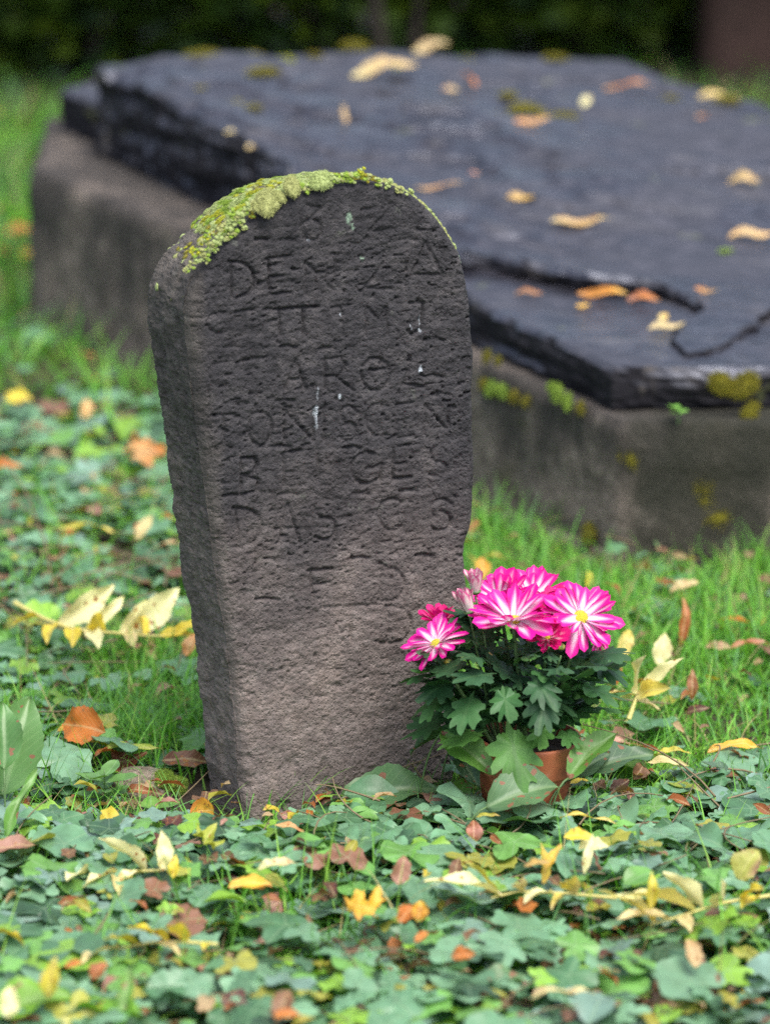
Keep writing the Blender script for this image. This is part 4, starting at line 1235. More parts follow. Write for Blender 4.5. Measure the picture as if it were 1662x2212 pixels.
heads = []
UPT = lambda fx, fy, fz: (fx, fy, fz)
heads.append(flower(1108, 1342, -0.035, 97, (-0.08, -0.14, 0.98), 'mag', 19, 20, 40, 1, drop=10))
heads.append(flower(1253, 1334, -0.020, 88, (0.12, -0.58, 0.80), 'mag', 19, 12, 28, 2, drop=10))
heads.append(flower(1080, 1300, 0.030, 76, (-0.35, -0.30, 0.90), 'mag', 19, 26, 45, 3))
heads.append(flower(1150, 1294, 0.035, 80, (0.10, -0.30, 0.92), 'mag', 20, 26, 44, 4))
heads.append(flower(1182, 1378, -0.045, 52, (0.0, -0.60, 0.78), 'deep', 17, 22, 42, 5))
heads.append(flower(942, 1391, -0.030, 72, (-0.40, -0.30, 0.86), 'mag', 16, 14, 34, 6, drop=12))
heads.append(flower(950, 1350, 0.020, 58, (0.05, 0.10, 1.0), 'deep', 18, 34, 58, 7))
heads.append(flower(1200, 1326, 0.010, 62, (0.05, -0.50, 0.85), 'deep', 18, 26, 46, 8))
heads.append(flower(1290, 1372, 0.02, 46, (0.75, -0.35, 0.45), 'mag', 16, 4, 20, 9, drop=18))

def closed_bud(x, y, dy, hpx, nvec, seed):
    r = random.Random(seed); c = plant_pt(x, y, dy); s = hpx * SC
    q = Vector(nvec).normalized().to_track_quat('Z', 'Y').to_matrix().to_4x4()
    h = ppart('flower_bud', ME_cal, M=PM @ Matrix.Translation(Vector(c)) @ q @ Matrix.Scale(s * 0.42, 4))
    for i in range(18):
        az = 2 * math.pi * i / 9 + r.uniform(-.2, .2)
        m = Matrix.Rotation(az, 4, 'Z') @ Matrix.Translation((0.40 - 0.16 * (i > 8), 0, -0.05)) @ Matrix.Rotation(-R(78 + r.uniform(-9, 8)), 4, 'Y') @ Matrix.Scale(2.35 * r.uniform(.85, 1.05), 4)
        put('petal', r.choice(PET['bud']), h, M=m)
    return c
heads.append(closed_bud(1014, 1318, -0.02, 56, (-0.35, -0.1, 1), 41))
heads.append(closed_bud(1026, 1276, 0.0, 50, (-0.05, 0, 1), 42))
v, f = icosphere(2)
t = NT('green_bud'); M_gbud = t.bsdf(t.ramp(t.noise(t.pos(), 420, 2), [(0.4, (0.10, 0.17, 0.04)), (0.6, (0.45, 0.42, 0.06))]), 0.6)
ME_sb = mesh('small_bud', v * np.array([1, 1, .85]), f, M_gbud)
for (x, y, dy) in [(993, 1362, 0.0), (967, 1430, -0.03), (1211, 1397, -0.05), (1045, 1353, -0.02), (1000, 1410, 0.01)]:
    c = plant_pt(x, y, dy); heads.append(c + (0, 0, -0.004))
    ppart('flower_bud', ME_sb, M=PM @ Matrix.Translation(Vector(c)) @ Matrix.Scale(9 * SC, 4))

# stems from the soil to the heads
root = np.array([POT[0], POT[1], 0.094])
stems = []
for i, h in enumerate(heads):
    r = random.Random(900 + i)
    b = root + np.array([(h[0] - POT[0]) * 0.35 + r.uniform(-.01, .01), (h[1] - POT[1]) * 0.4 + r.uniform(-.015, .015), 0])
    e = np.array(h) - (0, 0, 0.006)
    mid = (b + e) / 2 + np.array([(e[0] - b[0]) * 0.12, 0, 0.01])
    pts_ = bez(b, mid, e, 12); stems.append(pts_)
    thick = 0.0024 if i < 9 else 0.0015
    v, f = tube(pts_, np.linspace(thick * 1.1, thick * 0.75, 12), 7)
    ppart('stem', mesh('stem', v, f, M_stem))

# lobed chrysanthemum leaves
def chry_r(seed):
    r = random.Random(seed)
    lobes = [(0, .22, .40), (0.52, .17, .33), (-0.52, .17, .33), (1.02, .18, .27), (-1.02, .18, .27), (1.62, .22, .17), (-1.62, .22, .17)]
    lobes = [(a + r.uniform(-.08, .08), w, h * r.uniform(.85, 1.15)) for a, w, h in lobes]
    def f(a):
        rr = 0.36
        for c_, w, h in lobes: rr += h * math.exp(-abs((a - c_) / (w * 1.12)) ** 3.2)
        rr *= 1 + 0.03 * math.sin(a * 13 + seed) + 0.035 * math.sin(a * 25)
        d = abs(abs(a) - math.pi)
        return max(0.10, rr * (1 - 0.30 * math.exp(-(d / 0.5) ** 2)) + 0.22 * math.exp(-(d / 0.16) ** 2))
    return f
CHC = [(0.042, 0.125, 0.038), (0.028, 0.085, 0.033), (0.070, 0.185, 0.048), (0.038, 0.102, 0.048), (0.085, 0.21, 0.045)]
CHRY = []
for k in range(10):
    v, f, l = fan_leaf(chry_r(k), 72, 4, [-.28, -.12, .10, -.35][k % 4], 0.05, 50 + k)
    v = v.copy(); v[:, 0] = v[:, 0] * 1.15 + 0.42; v[:, 1] *= 0.9; l = l.copy(); l[:, 0] = (l[:, 0] + 0.5); l[:, 1] *= 0.55
    CHRY.append([leaf_mesh('leaf', v, f, l, M_chry, c_, None, k) for c_ in CHC])
CD_ = CD
def cleaf(p, az, el, size, var, ci_, roll=0.0, label=None):
    m = PM @ Matrix.Translation(Vector(p)) @ Matrix.Rotation(az, 4, 'Z') @ Matrix.Rotation(-el, 4, 'Y') @ Matrix.Rotation(roll, 4, 'X') @ Matrix.Scale(size, 4)
    o = ppart('leaf', CHRY[var % 10][ci_], M=m)
    if label: o['label'] = label
r = random.Random(77)
for i, s_ in enumerate(stems[:11]):
    for k in range(15):
        u = 0.10 + 0.80 * (k + r.uniform(-.3, .3)) / 14
        u = min(max(u, 0.20), 0.92)
        j = u * (len(s_) - 1); a = s_[int(j)]; b = s_[min(int(j) + 1, len(s_) - 1)]
        p = a + (b - a) * (j - int(j))
        az = r.uniform(0, 2 * math.pi)
        out = math.atan2(p[1] - POT[1], p[0] - POT[0])
        if r.random() < .55: az = out + r.uniform(-1.0, 1.0)
        cleaf(p, az, R(r.uniform(-18, 40) if u > .4 else r.uniform(5, 55)), r.uniform(0.025, 0.043) * (0.72 if u > .78 else 1), r.randrange(10), r.choices(range(4), [.4, .3, .15, .15])[0], r.uniform(-.5, .5))
# outer skirt of leaves seen along the sides and over the pot
for (x, y, dy, az, el, spx, ci_) in [(960, 1450, -0.02, 190, -5, 95, 0), (985, 1400, 0.0, 160, 15, 85, 1), (1010, 1425, -0.05, 200, -20, 90, 1), (975, 1500, -0.02, 185, -25, 95, 2), (965, 1540, 0.0, 190, -30, 100, 0), 
                                     (1020, 1500, -0.06, 250, -30, 95, 0), (1065, 1455, -0.06, 215, 5, 95, 3), (1085, 1485, -0.07, 280, -35, 85, 0), (1150, 1460, -0.07, 300, -25, 90, 1), (1175, 1490, -0.075, 260, -40, 95, 1), 
                                     (1240, 1440, -0.05, 335, 10, 95, 1), (1265, 1420, -0.02, 5, 10, 100, 1), (1250, 1480, -0.05, 350, -15, 100, 0), (1245, 1505, -0.02, 350, 5, 100, 2), (1250, 1530, 0.0, 8, 0, 95, 2), 
                                      (1215, 1470, -0.06, 310, 25, 85, 1), (1200, 1440, -0.05, 270, 10, 80, 3), (1040, 1420, -0.05, 240, 20, 80, 1), (1270, 1465, 0.0, 15, 30, 90, 1)]:
    cleaf(plant_pt(x, y, dy), R(az), R(el), spx * 0.86 * SC, r.randrange(10), ci_, r.uniform(-.3, .3))
cleaf(plant_pt(1098, 1568, -0.066), R(287), R(-50), 118 * SC, 0, 4, 0.1, 'large pale green lobed leaf hanging over the pot rim')
cleaf(plant_pt(1172, 1560, -0.060), R(262), R(-30), 62 * SC, 2, 4, 0.1)
cleaf(plant_pt(1212, 1574, -0.035), R(300), R(-12), 60 * SC, 4, 2, 0.1)
cleaf(plant_pt(1190, 1560, -0.02), R(20), R(15), 75 * SC, 6, 1, 0.1)
cleaf(plant_pt(1210, 1545, -0.02), R(330), R(20), 75 * SC, 3, 0, 0.1)
cleaf(plant_pt(1045, 1580, -0.055), R(200), R(-10), 85 * SC, 5, 4, 0.1)

# ------------------------------------------------------------------ broad dock leaves
def dock(zx, zy, z, lpx, asp, yaw, pitch, roll, label, col=(0.10, 0.20, 0.09), curl=0.3, tipcurl=0.0, fold=0.3, n=18):
    _lseed[0] += 1; sd = _lseed[0]
    p = G(zx, zy, z); s = lpx / FPX * np.dot(p - CAM, FW)
    V, F, L = blade(w_oval(asp / 2), n, 8, fold, curl, R(random.uniform(-15, 15)), 0.10, sd, 0.035, tipcurl)
    V = V.copy(); V[:, 0] -= 0.5; L = L.copy()
    me = leaf_mesh('leaf', V, F, L, M_dock, col, None, sd)
    root_ = put('dock_leaf', None, loc=(p[0], p[1], 0.0), label=label, cat='leaf', group='broad green leaves around the stone')
    Mr = Matrix.Translation((0, 0, p[2])) @ Euler((R(roll), R(pitch), R(yaw)), 'XYZ').to_matrix().to_4x4() @ Matrix.Scale(s, 4)
    put('blade', me, root_, M=Mr)
    e = (Mr @ Vector((-0.5, 0, 0)))
    dl = (Mr @ Vector((-0.5, 0, 0))) - (Mr @ Vector((0.5, 0, 0))); dl = np.array(dl) / (np.linalg.norm(dl) + 1e-9)
    g = np.array([e.x + dl[0] * 0.035, e.y + dl[1] * 0.035, -0.012])
    v, f = tube(bez(g, np.array([e.x + dl[0] * .03, e.y + dl[1] * .03, p[2] * .8]), np.array(e), 9), 0.0011, 6)
    put('stalk', mesh('stalk', v, f, M_stem), root_)
GL = (0.105, 0.215, 0.085); GB = (0.12, 0.28, 0.05); GD = (0.085, 0.16, 0.085)
dock(842, 1716, 0.035, 215, 0.44, 4, -4, 34, 'broad dark green leaf with brown spots lying before the gravestone', GL, 0.25)
dock(1130, 1722, 0.072, 175, 0.60, 20, -8, 38, 'broad pale green holed leaf standing in front of the terracotta pot', (0.10, 0.19, 0.085), 0.35)
dock(1010, 1628, 0.100, 160, 0.46, -38, 22, 30, 'bright green wavy leaf leaning against the pot beside the stone', GB, 0.3)
dock(945, 1608, 0.085, 130, 0.5, 200, 12, 20, 'shaded dark green leaf drooping across the lower stone edge', (0.06, 0.14, 0.06), 0.4)
dock(1005, 1655, 0.075, 130, 0.42, -60, 30, 20, 'dark green leaf hanging under the bright leaf left of the pot', (0.05, 0.12, 0.055))
dock(1280, 1632, 0.100, 160, 0.40, 40, -26, 14, 'bright green leaf rising from the right side of the pot', GB, 0.25)
dock(1325, 1655, 0.065, 190, 0.44, 22, -8, 20, 'grey-green leaf with reddish spots lying right of the pot', GD, 0.25)
dock(1268, 1660, 0.07, 140, 0.40, 40, -16, 20, 'bluish green leaf lying under the bright leaf right of the pot', GD, 0.2)
dock(995, 1708, 0.05, 70, 0.6, 60, -30, 30, 'small round green leaf between the stone foot and the pot', GB, 0.2)
dock(35, 1612, 0.10, 230, 0.50, 70, -50, 30, 'tall pale green leaf at the picture edge left of the gravestone', (0.13, 0.27, 0.085), 0.2)
dock(8, 1590, 0.13, 150, 0.5, 95, -55, 10, 'green leaf tip behind the tall pale leaf at the left edge', (0.10, 0.23, 0.07), 0.2)
dock(45, 1745, 0.08, 190, 0.14, 60, -45, 0, 'narrow green leaf below the tall pale leaf at the left edge', GB, 0.35)
dock(60, 2180, 0.07, 200, 0.50, 20, -10, 20, 'broad bright green leaf in the bottom left corner', (0.17, 0.36, 0.03), 0.3)
dock(215, 2200, 0.06, 200, 0.44, 160, 8, 10, 'bright green leaf beside the corner leaf at the bottom', (0.15, 0.34, 0.03), 0.3)
dock(275, 2150, 0.08, 160, 0.20, 80, -45, 0, 'upright blurred green blade near the bottom left', (0.14, 0.30, 0.05), 0.2)
dock(1090, 2130, 0.05, 130, 0.6, 10, 0, 10, 'round green leaf near the bottom centre of the ground cover', GL, 0.2)

# ------------------------------------------------------------------ compound yellow fronds
def frond(rachis, leaflets, label, color='pale', edge='yellow', stalk=0.0022, name='compound_leaf'):
    """rachis: picture points with heights; leaflets: (t along rachis, picture tip x, y, z tip, width ratio)"""
    up_ = 0.038 * smooth(1760, 1830, rachis[0][1])      # lies on top of the tall foreground ivy
    P = np.array([G(x, y, z + up_ * 0.6) for x, y, z in rachis])
    s = np.r_[0, np.cumsum(np.linalg.norm(np.diff(P, axis=0), axis=1))]; s /= s[-1]
    at = lambda u: np.array([np.interp(u, s, P[:, k]) for k in range(3)])
    uu_ = np.linspace(0, 1, 18); C = np.array([at(u) for u in uu_])
    C[1:-1] = (C[:-2] + 2 * C[1:-1] + C[2:]) / 4
    root_ = put(name, None, loc=(P[0][0], P[0][1], 0), label=label, cat='leaf', group='fallen compound leaves')
    I = Matrix.Translation(-Vector(root_.location))
    k_ = 0.6 if up_ > 0.01 else 1.0
    v, f = tube(C, np.linspace(stalk * 1.5, stalk * 0.7, 18) * k_, 6)
    put('stalk', mesh('stalk', v, f, M_stalk), root_, M=I)
    for (u, x, y, z, asp, c_, roll) in leaflets:
        _lseed[0] += 1; sd = _lseed[0]
        a = at(u); b = G(x, y, (z if up_ < 0.01 else min(z, 0.065)) + up_); d = b - a; ln = np.linalg.norm(d)
        V, F, L = blade(w_lance(asp / 2, 0.40), 22, 6, 0.25, 0.25, R(random.uniform(-25, 25)), 0.06, sd, 0.05, 0.0, 0.10)
        me = leaf_mesh('leaflet', V, F, L, M_fall, PAL[c_ or color], PAL[edge] if (sd % 3 == 0 and edge) else None, sd)
        q = Vector(d).to_track_quat('X', 'Z').to_matrix().to_4x4()
        put('leaflet', me, root_, M=I @ Matrix.Translation(Vector(a)) @ q @ Matrix.Rotation(R(roll), 4, 'X') @ Matrix.Scale(ln, 4))
frond([(32, 1302, .06), (90, 1335, .055), (150, 1358, .052), (230, 1366, .05), (330, 1374, .05), (385, 1374, .05)],
      [(0.22, 28, 1350, .055, .34, 'yellow', 30), (0.30, 105, 1345, .05, .5, 'pale', 20), (0.36, 245, 1262, .085, .34, 'pale', 70), (0.34, 100, 1390, .045, .34, 'yellow', 20), (0.52, 270, 1286, .08, .24, 'pale', 70), (0.55, 212, 1402, .045, .42, 'pale', 10), (0.46, 155, 1398, .045, .42, 'yellow', 0),
       (0.62, 203, 1328, .08, .60, 'yellow', 60), (0.70, 320, 1294, .08, .30, 'pale', 70), (0.74, 384, 1270, .085, .34, 'pale', 65), (0.74, 290, 1402, .045, .36, 'cream', 0), (0.82, 305, 1325, .07, .55, 'yellow', 60), (0.98, 434, 1340, .07, .40, 'yellow', 40), (0.9, 420, 1372, .05, .36, 'yellow', 20)],
      'large fallen pale yellow compound leaf left of the gravestone', edge=None)
frond([(1352, 1566, .03), (1362, 1540, .035), (1376, 1500, .05), (1382, 1492, .055)],
      [(0.95, 1393, 1415, .11, .36, 'pale', 75), (1.0, 1474, 1420, .10, .24, 'pale', 70), (0.9, 1448, 1488, .07, .42, 'pale', 60), (0.8, 1320, 1512, .04, .3, 'pale', 20), (0.75, 1425, 1535, .03, .34, 'cream', 10), (0.85, 1300, 1498, .05, .22, 'cream', 20)],
      'pale yellow compound leaf standing in the grass right of the chrysanthemum', stalk=0.0024)
frond([(370, 1880, .05), (300, 1882, .05), (230, 1885, .045), (170, 1890, .04)],
      [(0.25, 212, 1812, .085, .40, 'pale', 60), (0.30, 250, 1915, .03, .45, 'pale', 10), (0.5, 285, 1905, .03, .5, 'pale', 0), (0.55, 180, 1918, .03, .42, 'pale', 15), (0.9, 145, 1905, .04, .36, 'pale', 30), (0.6, 255, 1938, .03, .2, 'cream', 0)],
      'cream compound leaf lying in the foreground ivy left of centre')
frond([(1662, 1935, .05), (1560, 1950, .05), (1450, 1985, .05), (1400, 1998, .045)],
      [(0.35, 1560, 1925, .08, .5, 'pale', 50), (0.55, 1430, 1885, .10, .46, 'pale', 65), (0.62, 1340, 1935, .06, .4, 'pale', 20), (0.75, 1490, 2015, .03, .5, 'cream', 10), (0.2, 1650, 1920, .08, .3, 'yellow', 40), (0.95, 1290, 1925, .05, .4, 'pale', 15), (0.85, 1330, 1985, .04, .35, 'cream', 10), (0.1, 1600, 1965, .04, .35, 'yellow', 10)],
      'big cream compound leaf in the foreground ivy at the right edge')
frond([(1330, 1940, .05), (1220, 1930, .05), (1120, 1925, .05), (1060, 1940, .05)],
      [(0.3, 1220, 1905, .07, .35, 'cream', 30), (0.5, 1130, 1950, .04, .35, 'pale', 10), (0.9, 915, 1905, .06, .28, 'pale', 10), (0.4, 1190, 1965, .03, .3, 'cream', 0), (0.7, 1120, 1910, .06, .3, 'cream', 30), (0.95, 1005, 1860, .09, .30, 'olive', 55)],
      'cream and olive compound leaf in the foreground ivy below the pot')
frond([(470, 2040, .05), (400, 2035, .05), (330, 2035, .05), (255, 2050, .045)],
      [(0.3, 360, 2000, .07, .35, 'yellow', 30), (0.5, 275, 2005, .06, .4, 'yellow', 20), (0.6, 390, 2065, .03, .4, 'cream', 10), (0.8, 225, 2030, .05, .35, 'lime', 10), (0.1, 440, 2055, .04, .3, 'yellow', 0), (1.0, 175, 2080, .04, .3, 'cream', 10)],
      'blurred yellow compound leaf lying in the grassy foreground patch')

# ------------------------------------------------------------------ single fallen leaves
fl = fallen
# on the upper slab
fl(930, 118, 82, 'cream', 'cream leaf at the back edge of the tomb slab', .42, 12, -8, 20, surf='slab')
fl(828, 172, 150, 'cream', 'long curled cream leaf near the back of the tomb slab', .28, 14, -4, 15, edge='peach', surf='slab')
fl(1012, 188, 62, 'orange', 'orange brown leaf standing up near the back of the slab', .4, 120, -20, 20, edge='pink', surf='slab')
fl(972, 207, 50, 'pink', 'small pale pink leaf beside the orange one on the slab', .4, -35, 0, 10, edge='cream', surf='slab')
fl(742, 270, 48, 'tan', 'small tan leaf standing on end on the slab left side', .4, 100, -45, 20, surf='slab')
fl(1150, 264, 84, 'orange', 'orange leaf beside the olive moss tuft on the slab', .3, 5, 0, 10, edge='peach', surf='slab')
fl(1265, 236, 44, 'pale', 'small pale leaf right of the olive moss on the slab', .5, 60, -20, 10, surf='slab')
fl(1358, 196, 112, 'brown', 'flat brown strip of leaf near the back right of the slab', .16, 0, 0, 0, edge='orange', surf='slab')
fl(1606, 348, 78, 'cream', 'cream yellow leaf curled near the right edge of the slab', .45, -35, -5, 20, edge='peach', surf='slab')
fl(1622, 515, 100, 'peach', 'peach coloured leaf on the slab at the right picture edge', .32, 5, 0, 12, edge='cream', surf='slab')
fl(1122, 406, 60, 'gold', 'golden yellow leaf in the middle of the wet slab', .42, -12, 0, 15, surf='slab')
fl(1255, 420, 132, 'cream', 'long cream leaf with orange tip in the middle of the slab', .2, -8, 0, 12, edge='peach', surf='slab')
fl(945, 406, 108, 'orange', 'narrow orange leaf stalk just behind the gravestone top', .13, 6, 0, 0, edge='tan', surf='slab')
fl(497, 290, 24, 'cream', 'small round cream leaf on the slab left, outer of two', .8, 0, 0, 0, shape='oval', surf='slab')
fl(543, 303, 24, 'cream', 'small round cream leaf on the slab left, inner of two', .8, 40, 0, 0, shape='oval', surf='slab')
fl(1550, 186, 100, 'cream', 'pale leaf lying on the far right rim of the slab', .3, 0, 0, 8, edge='gold', surf='slab')
fl(1025, 350, 24, 'pink', 'tiny pink leaf bit on the open middle of the slab', .6, 0, 0, 0, shape='oval', surf='slab')
fl(1525, 636, 62, 'tan', 'curled tan leaf at the broken corner of the slab', .25, -35, 0, 20, edge='orange', surf='slab')
fl(1515, 258, 26, 'rust', 'tiny rust leaf bit on the right of the slab', .6, 0, 0, 0, surf='slab')
# on the lower slab
fl(1300, 645, 110, 'orange', 'long orange leaf on the exposed lower slab', .3, -12, 0, 14, edge='gold', surf='low')
fl(1388, 655, 80, 'orange', 'orange brown leaf beside the long one on the lower slab', .38, -28, 0, 14, edge='pink', surf='low')
fl(1142, 642, 64, 'orange', 'small orange leaf on the lower slab next to the gravestone', .32, -8, 0, 8, surf='low')
fl(1438, 714, 86, 'cream', 'cream leaf at the foot of the broken slab corner', .3, 22, 0, 12, surf='low')
fl(1432, 694, 40, 'cream', 'small cream leaf above the larger one at the broken corner', .6, 60, -10, 12, edge='gold', surf='low')
fl(1258, 668, 30, 'gold', 'tiny golden leaf on the lower slab', .7, 0, 0, 0, shape='oval', surf='low')
# left side
fl(42, 502, 70, 'orange', 'orange leaf in the far grass left of the tomb', .5, 0, -5, 30, z=.03)
fl(4, 542, 40, 'rust', 'rust leaf at the left edge beyond the orange one', .5, 0, 0, 30, z=.03)
fl(56, 548, 36, 'gold', 'small golden leaf near the tomb base far left', .6, 80, -30, 20, z=.03)
fl(40, 862, 60, 'yellow', 'yellow leaf in the bright grass at the left edge', .6, 0, 0, 40, z=.05, shape='oval')
fl(185, 882, 50, 'peach', 'peach leaf standing in the bright grass left', .55, 80, -50, 20, z=.05, shape='oval')
fl(305, 978, 95, 'orange', 'crumpled orange leaf in the ivy left of the gravestone', .7, 10, 0, 35, z=.05, edge='peach', shape='maple')
fl(15, 1010, 70, 'orange', 'orange leaf at the left edge in the upper ivy', .4, 0, 0, 25, z=.05)
fl(312, 1140, 70, 'cream', 'cream leaf standing in the ivy above the big frond', .4, 55, -35, 20, z=.06)
fl(180, 1146, 130, 'olive', 'long olive yellow leaf lying in the ivy at left', .14, -4, 0, 10, z=.06, edge='yellow')
fl(372, 1178, 50, 'tan', 'thin tan leaf in the ivy near the stone edge', .3, -8, 0, 10, z=.05)
fl(412, 1282, 75, 'olive', 'yellow green curled leaf against the gravestone side', .35, 100, -60, 30, z=.05, curl=.8)
fl(412, 1392, 60, 'orange', 'orange leaf tucked beside the gravestone below the frond', .5, 60, -45, 20, z=.05, edge='tan')
fl(182, 1574, 110, 'orange', 'round orange brown leaf propped up on the soil left of the stone', .80, 150, 0, -52, z=.055, edge='rust', shape='oval', curl=.5)
fl(212, 1608, 90, 'gold', 'golden leaf in front of the round orange leaf', .34, -22, 0, 20, z=.03)
fl(143, 1578, 40, 'gold', 'small golden leaf left of the round orange leaf', .5, 20, 0, 20, z=.03)
fl(262, 1645, 88, 'rust', 'crumpled rust red leaf behind the half buried stone', .6, 10, 0, 40, z=.025, edge='maroon', shape='maple', curl=.8)
fl(405, 1645, 110, 'maroon', 'dark purple brown leaf leaning against the stone foot', .36, 0, 0, 38, z=.025, edge='brown')
fl(160, 1655, 60, 'pink', 'pinkish brown leaf on the soil left', .5, -30, 0, 20, z=.02, edge='brown')
fl(285, 1620, 130, 'lime', 'long yellow green leaf lying over the soil left', .16, 5, 0, 10, z=.04)
fl(435, 1754, 60, 'orange', 'curled orange leaf before the left foot of the gravestone', .9, 30, 0, 55, z=.035, edge='gold', shape='oval', curl=1.0)
fl(445, 1812, 85, 'lime', 'yellow green lobed leaf below the curled orange leaf', .6, 80, 0, 35, z=.055, edge='olive', shape='maple')
fl(625, 1792, 75, 'peach', 'peach leaf before the middle of the gravestone foot', .28, -28, 0, 15, z=.045, edge='rust')
fl(30, 1835, 100, 'brown', 'brown leaf in the foreground ivy at the left edge', .45, 20, 0, 15, z=.045, edge='pink')
fl(350, 1838, 90, 'pale', 'upright pale yellow leaf behind the cream frond', .42, 95, -70, 20, z=.06)
fl(376, 1872, 55, 'yellow', 'small bright yellow leaf beside the upright pale leaf', .4, 75, -60, 10, z=.05)
fl(540, 1914, 95, 'gold', 'golden leaf in the foreground left of two orange ones', .4, 12, 0, 25, z=.055)
fl(566, 1916, 45, 'orange', 'small orange leaf touching the golden one', .7, 20, 0, 30, z=.05, edge='gold', shape='oval')
fl(600, 1872, 90, 'tan', 'pale tan leaf in the foreground behind the golden leaf', .3, 18, 0, 20, z=.055, edge='pale')
fl(775, 1962, 100, 'gold', 'yellow orange lobed leaf in the foreground middle', .6, 30, 0, 25, z=.06, edge='orange', shape='maple')
fl(810, 1940, 60, 'gold', 'upright golden leaf on the yellow orange lobed leaf', .45, 70, -50, 20, z=.065)
fl(878, 1975, 60, 'orange', 'orange leaf in the foreground middle, left of a glowing one', .6, 50, -20, 30, z=.055, edge='rust')
fl(906, 1968, 46, 'gold', 'glowing orange yellow leaf at the foreground middle', .8, 70, -60, 20, z=.06, edge='orange', shape='oval')
fl(215, 2098, 52, 'rust', 'rust brown leaf near the bottom left', .7, 40, -30, 30, z=.06, edge='brown')
fl(160, 2085, 40, 'orange', 'small orange leaf near the bottom left', .5, 10, -10, 30, z=.06)
fl(112, 2112, 95, 'olive', 'yellow green upright leaf near the bottom left corner', .42, 70, -60, 10, z=.07, edge='yellow')
fl(20, 2165, 70, 'pale', 'whitish leaf at the bottom left corner', .6, 85, -60, 20, z=.08, shape='oval')
fl(612, 2172, 80, 'brown', 'dark maroon leaf at the bottom centre', .6, 60, -40, 20, z=.05, edge='maroon')
fl(622, 2196, 60, 'orange', 'orange leaf under the maroon one at the bottom', .5, 0, 0, 30, z=.05)
fl(1000, 2065, 55, 'rust', 'rust leaf in the blurred lower foreground', .6, 0, -10, 30, z=.05, edge='orange')
fl(910, 2025, 40, 'orange', 'small red orange leaf in the lower foreground', .5, 40, -20, 30, z=.05)
# right side
fl(1282, 1832, 70, 'pale', 'pale leaf under the thin stalk in the right foreground', .5, 10, 0, 15, z=.05)
fl(1270, 1775, 130, 'yellow', 'thin yellow leaf stalk before the pot', .09, -22, 0, 0, z=.07, edge='cream')
fl(1170, 1865, 90, 'olive', 'olive yellow leaf standing in the right foreground', .3, 100, -60, 20, z=.06, edge='gold')
fl(1195, 1852, 70, 'gold', 'golden leaf crossing the olive standing leaf', .3, 45, -40, 20, z=.07)
fl(1158, 1868, 60, 'tan', 'curled tan leaf tip beside the olive standing leaf', .3, -20, -20, 20, z=.08, edge='gold')
fl(1405, 1922, 85, 'olive', 'upright olive yellow leaf beside the big cream frond', .3, 90, -70, 10, z=.07, edge='yellow')
fl(1615, 1868, 80, 'pink', 'round pinkish leaf in the right foreground', .8, 40, -40, 20, z=.06, edge='lime', shape='oval')
fl(1022, 1796, 50, 'pink', 'small pinkish red leaf before the pot', .7, 85, -60, 20, z=.05, edge='rust', shape='oval')
fl(1052, 1765, 60, 'olive', 'olive leaf arching before the pot', .2, -20, -10, 20, z=.07, edge='orange')
fl(985, 1880, 60, 'maroon', 'dull red leaf at the middle of the foreground', .5, 70, -50, 10, z=.05, edge='brown')
fl(865, 1880, 70, 'brown', 'brownish pink leaf in the middle foreground', .6, 70, -50, 20, z=.05, edge='pink')
fl(1492, 2060, 75, 'tan', 'tan leaf below the big cream frond', .5, 100, -40, 20, z=.05, edge='peach')
fl(1215, 2152, 140, 'cream', 'long cream leaf near the bottom right of centre', .13, 3, 0, 10, z=.06)
fl(1270, 1845, 95, 'pale', 'slim pale leaf standing behind the pale flat leaf', .2, 70, -50, 10, z=.06)
fl(1250, 1810, 70, 'yellow', 'yellow leaf hanging on the thin yellow stalk', .45, 10, 10, 40, z=.07)
fl(1470, 1345, 110, 'rust', 'twisted rust brown leaf standing in the right grass', .22, 80, -62, 20, z=.06, edge='rust', curl=.8)
fl(1428, 1402, 80, 'pale', 'pale yellow leaf drooping under the twisted rust leaf', .5, 70, -50, 20, z=.05, edge='cream')
fl(1348, 1392, 80, 'cream', 'cream leaf half hidden behind the right blossom', .4, 70, -40, 20, z=.05, edge='yellow')
fl(1325, 1465, 45, 'rust', 'crumpled rust leaf right of the chrysanthemum leaves', .8, 40, -30, 30, z=.04, edge='orange', shape='maple')
fl(1494, 1478, 70, 'rust', 'upright rust brown leaf in the right grass', .34, 85, -60, 10, z=.04, edge='brown')
fl(1478, 1268, 75, 'tan', 'tan leaf in the far right grass below the tomb', .34, 25, -10, 20, z=.05, edge='cream')
fl(1588, 1345, 90, 'orange', 'narrow orange leaf in the right grass', .2, -35, -10, 10, z=.04, edge='gold')
fl(1620, 1395, 90, 'pink', 'reddish leaf lying at the right edge of the grass', .25, 12, 0, 15, z=.04, edge='rust')
fl(1550, 1400, 60, 'pink', 'faded pink leaf in the right grass', .4, -10, 0, 20, z=.03, edge='tan')
fl(1588, 1620, 130, 'gold', 'golden yellow leaf lying in the short grass at right', .22, 16, 0, 15, z=.035, edge='orange')
fl(1312, 1614, 150, 'pink', 'flat pinkish leaf strip lying right of the pot', .1, -2, 0, 6, z=.03, edge='tan')
fl(1455, 1626, 75, 'yellow', 'yellow leaf lying in the grass right of the spotted leaf', .25, 5, 0, 15, z=.035, edge='olive')
fl(1440, 1652, 95, 'cream', 'cream leaf lying at the edge of the ivy at right', .2, -10, 0, 12, z=.035)
fl(1376, 1668, 45, 'brown', 'small curled brown leaf at the edge of the ivy', .8, 60, -30, 40, z=.03, shape='oval', curl=1.2)
fl(1338, 1700, 60, 'maroon', 'dark red leaf under the grass right of the pot', .5, 40, -20, 30, z=.03, edge='brown')
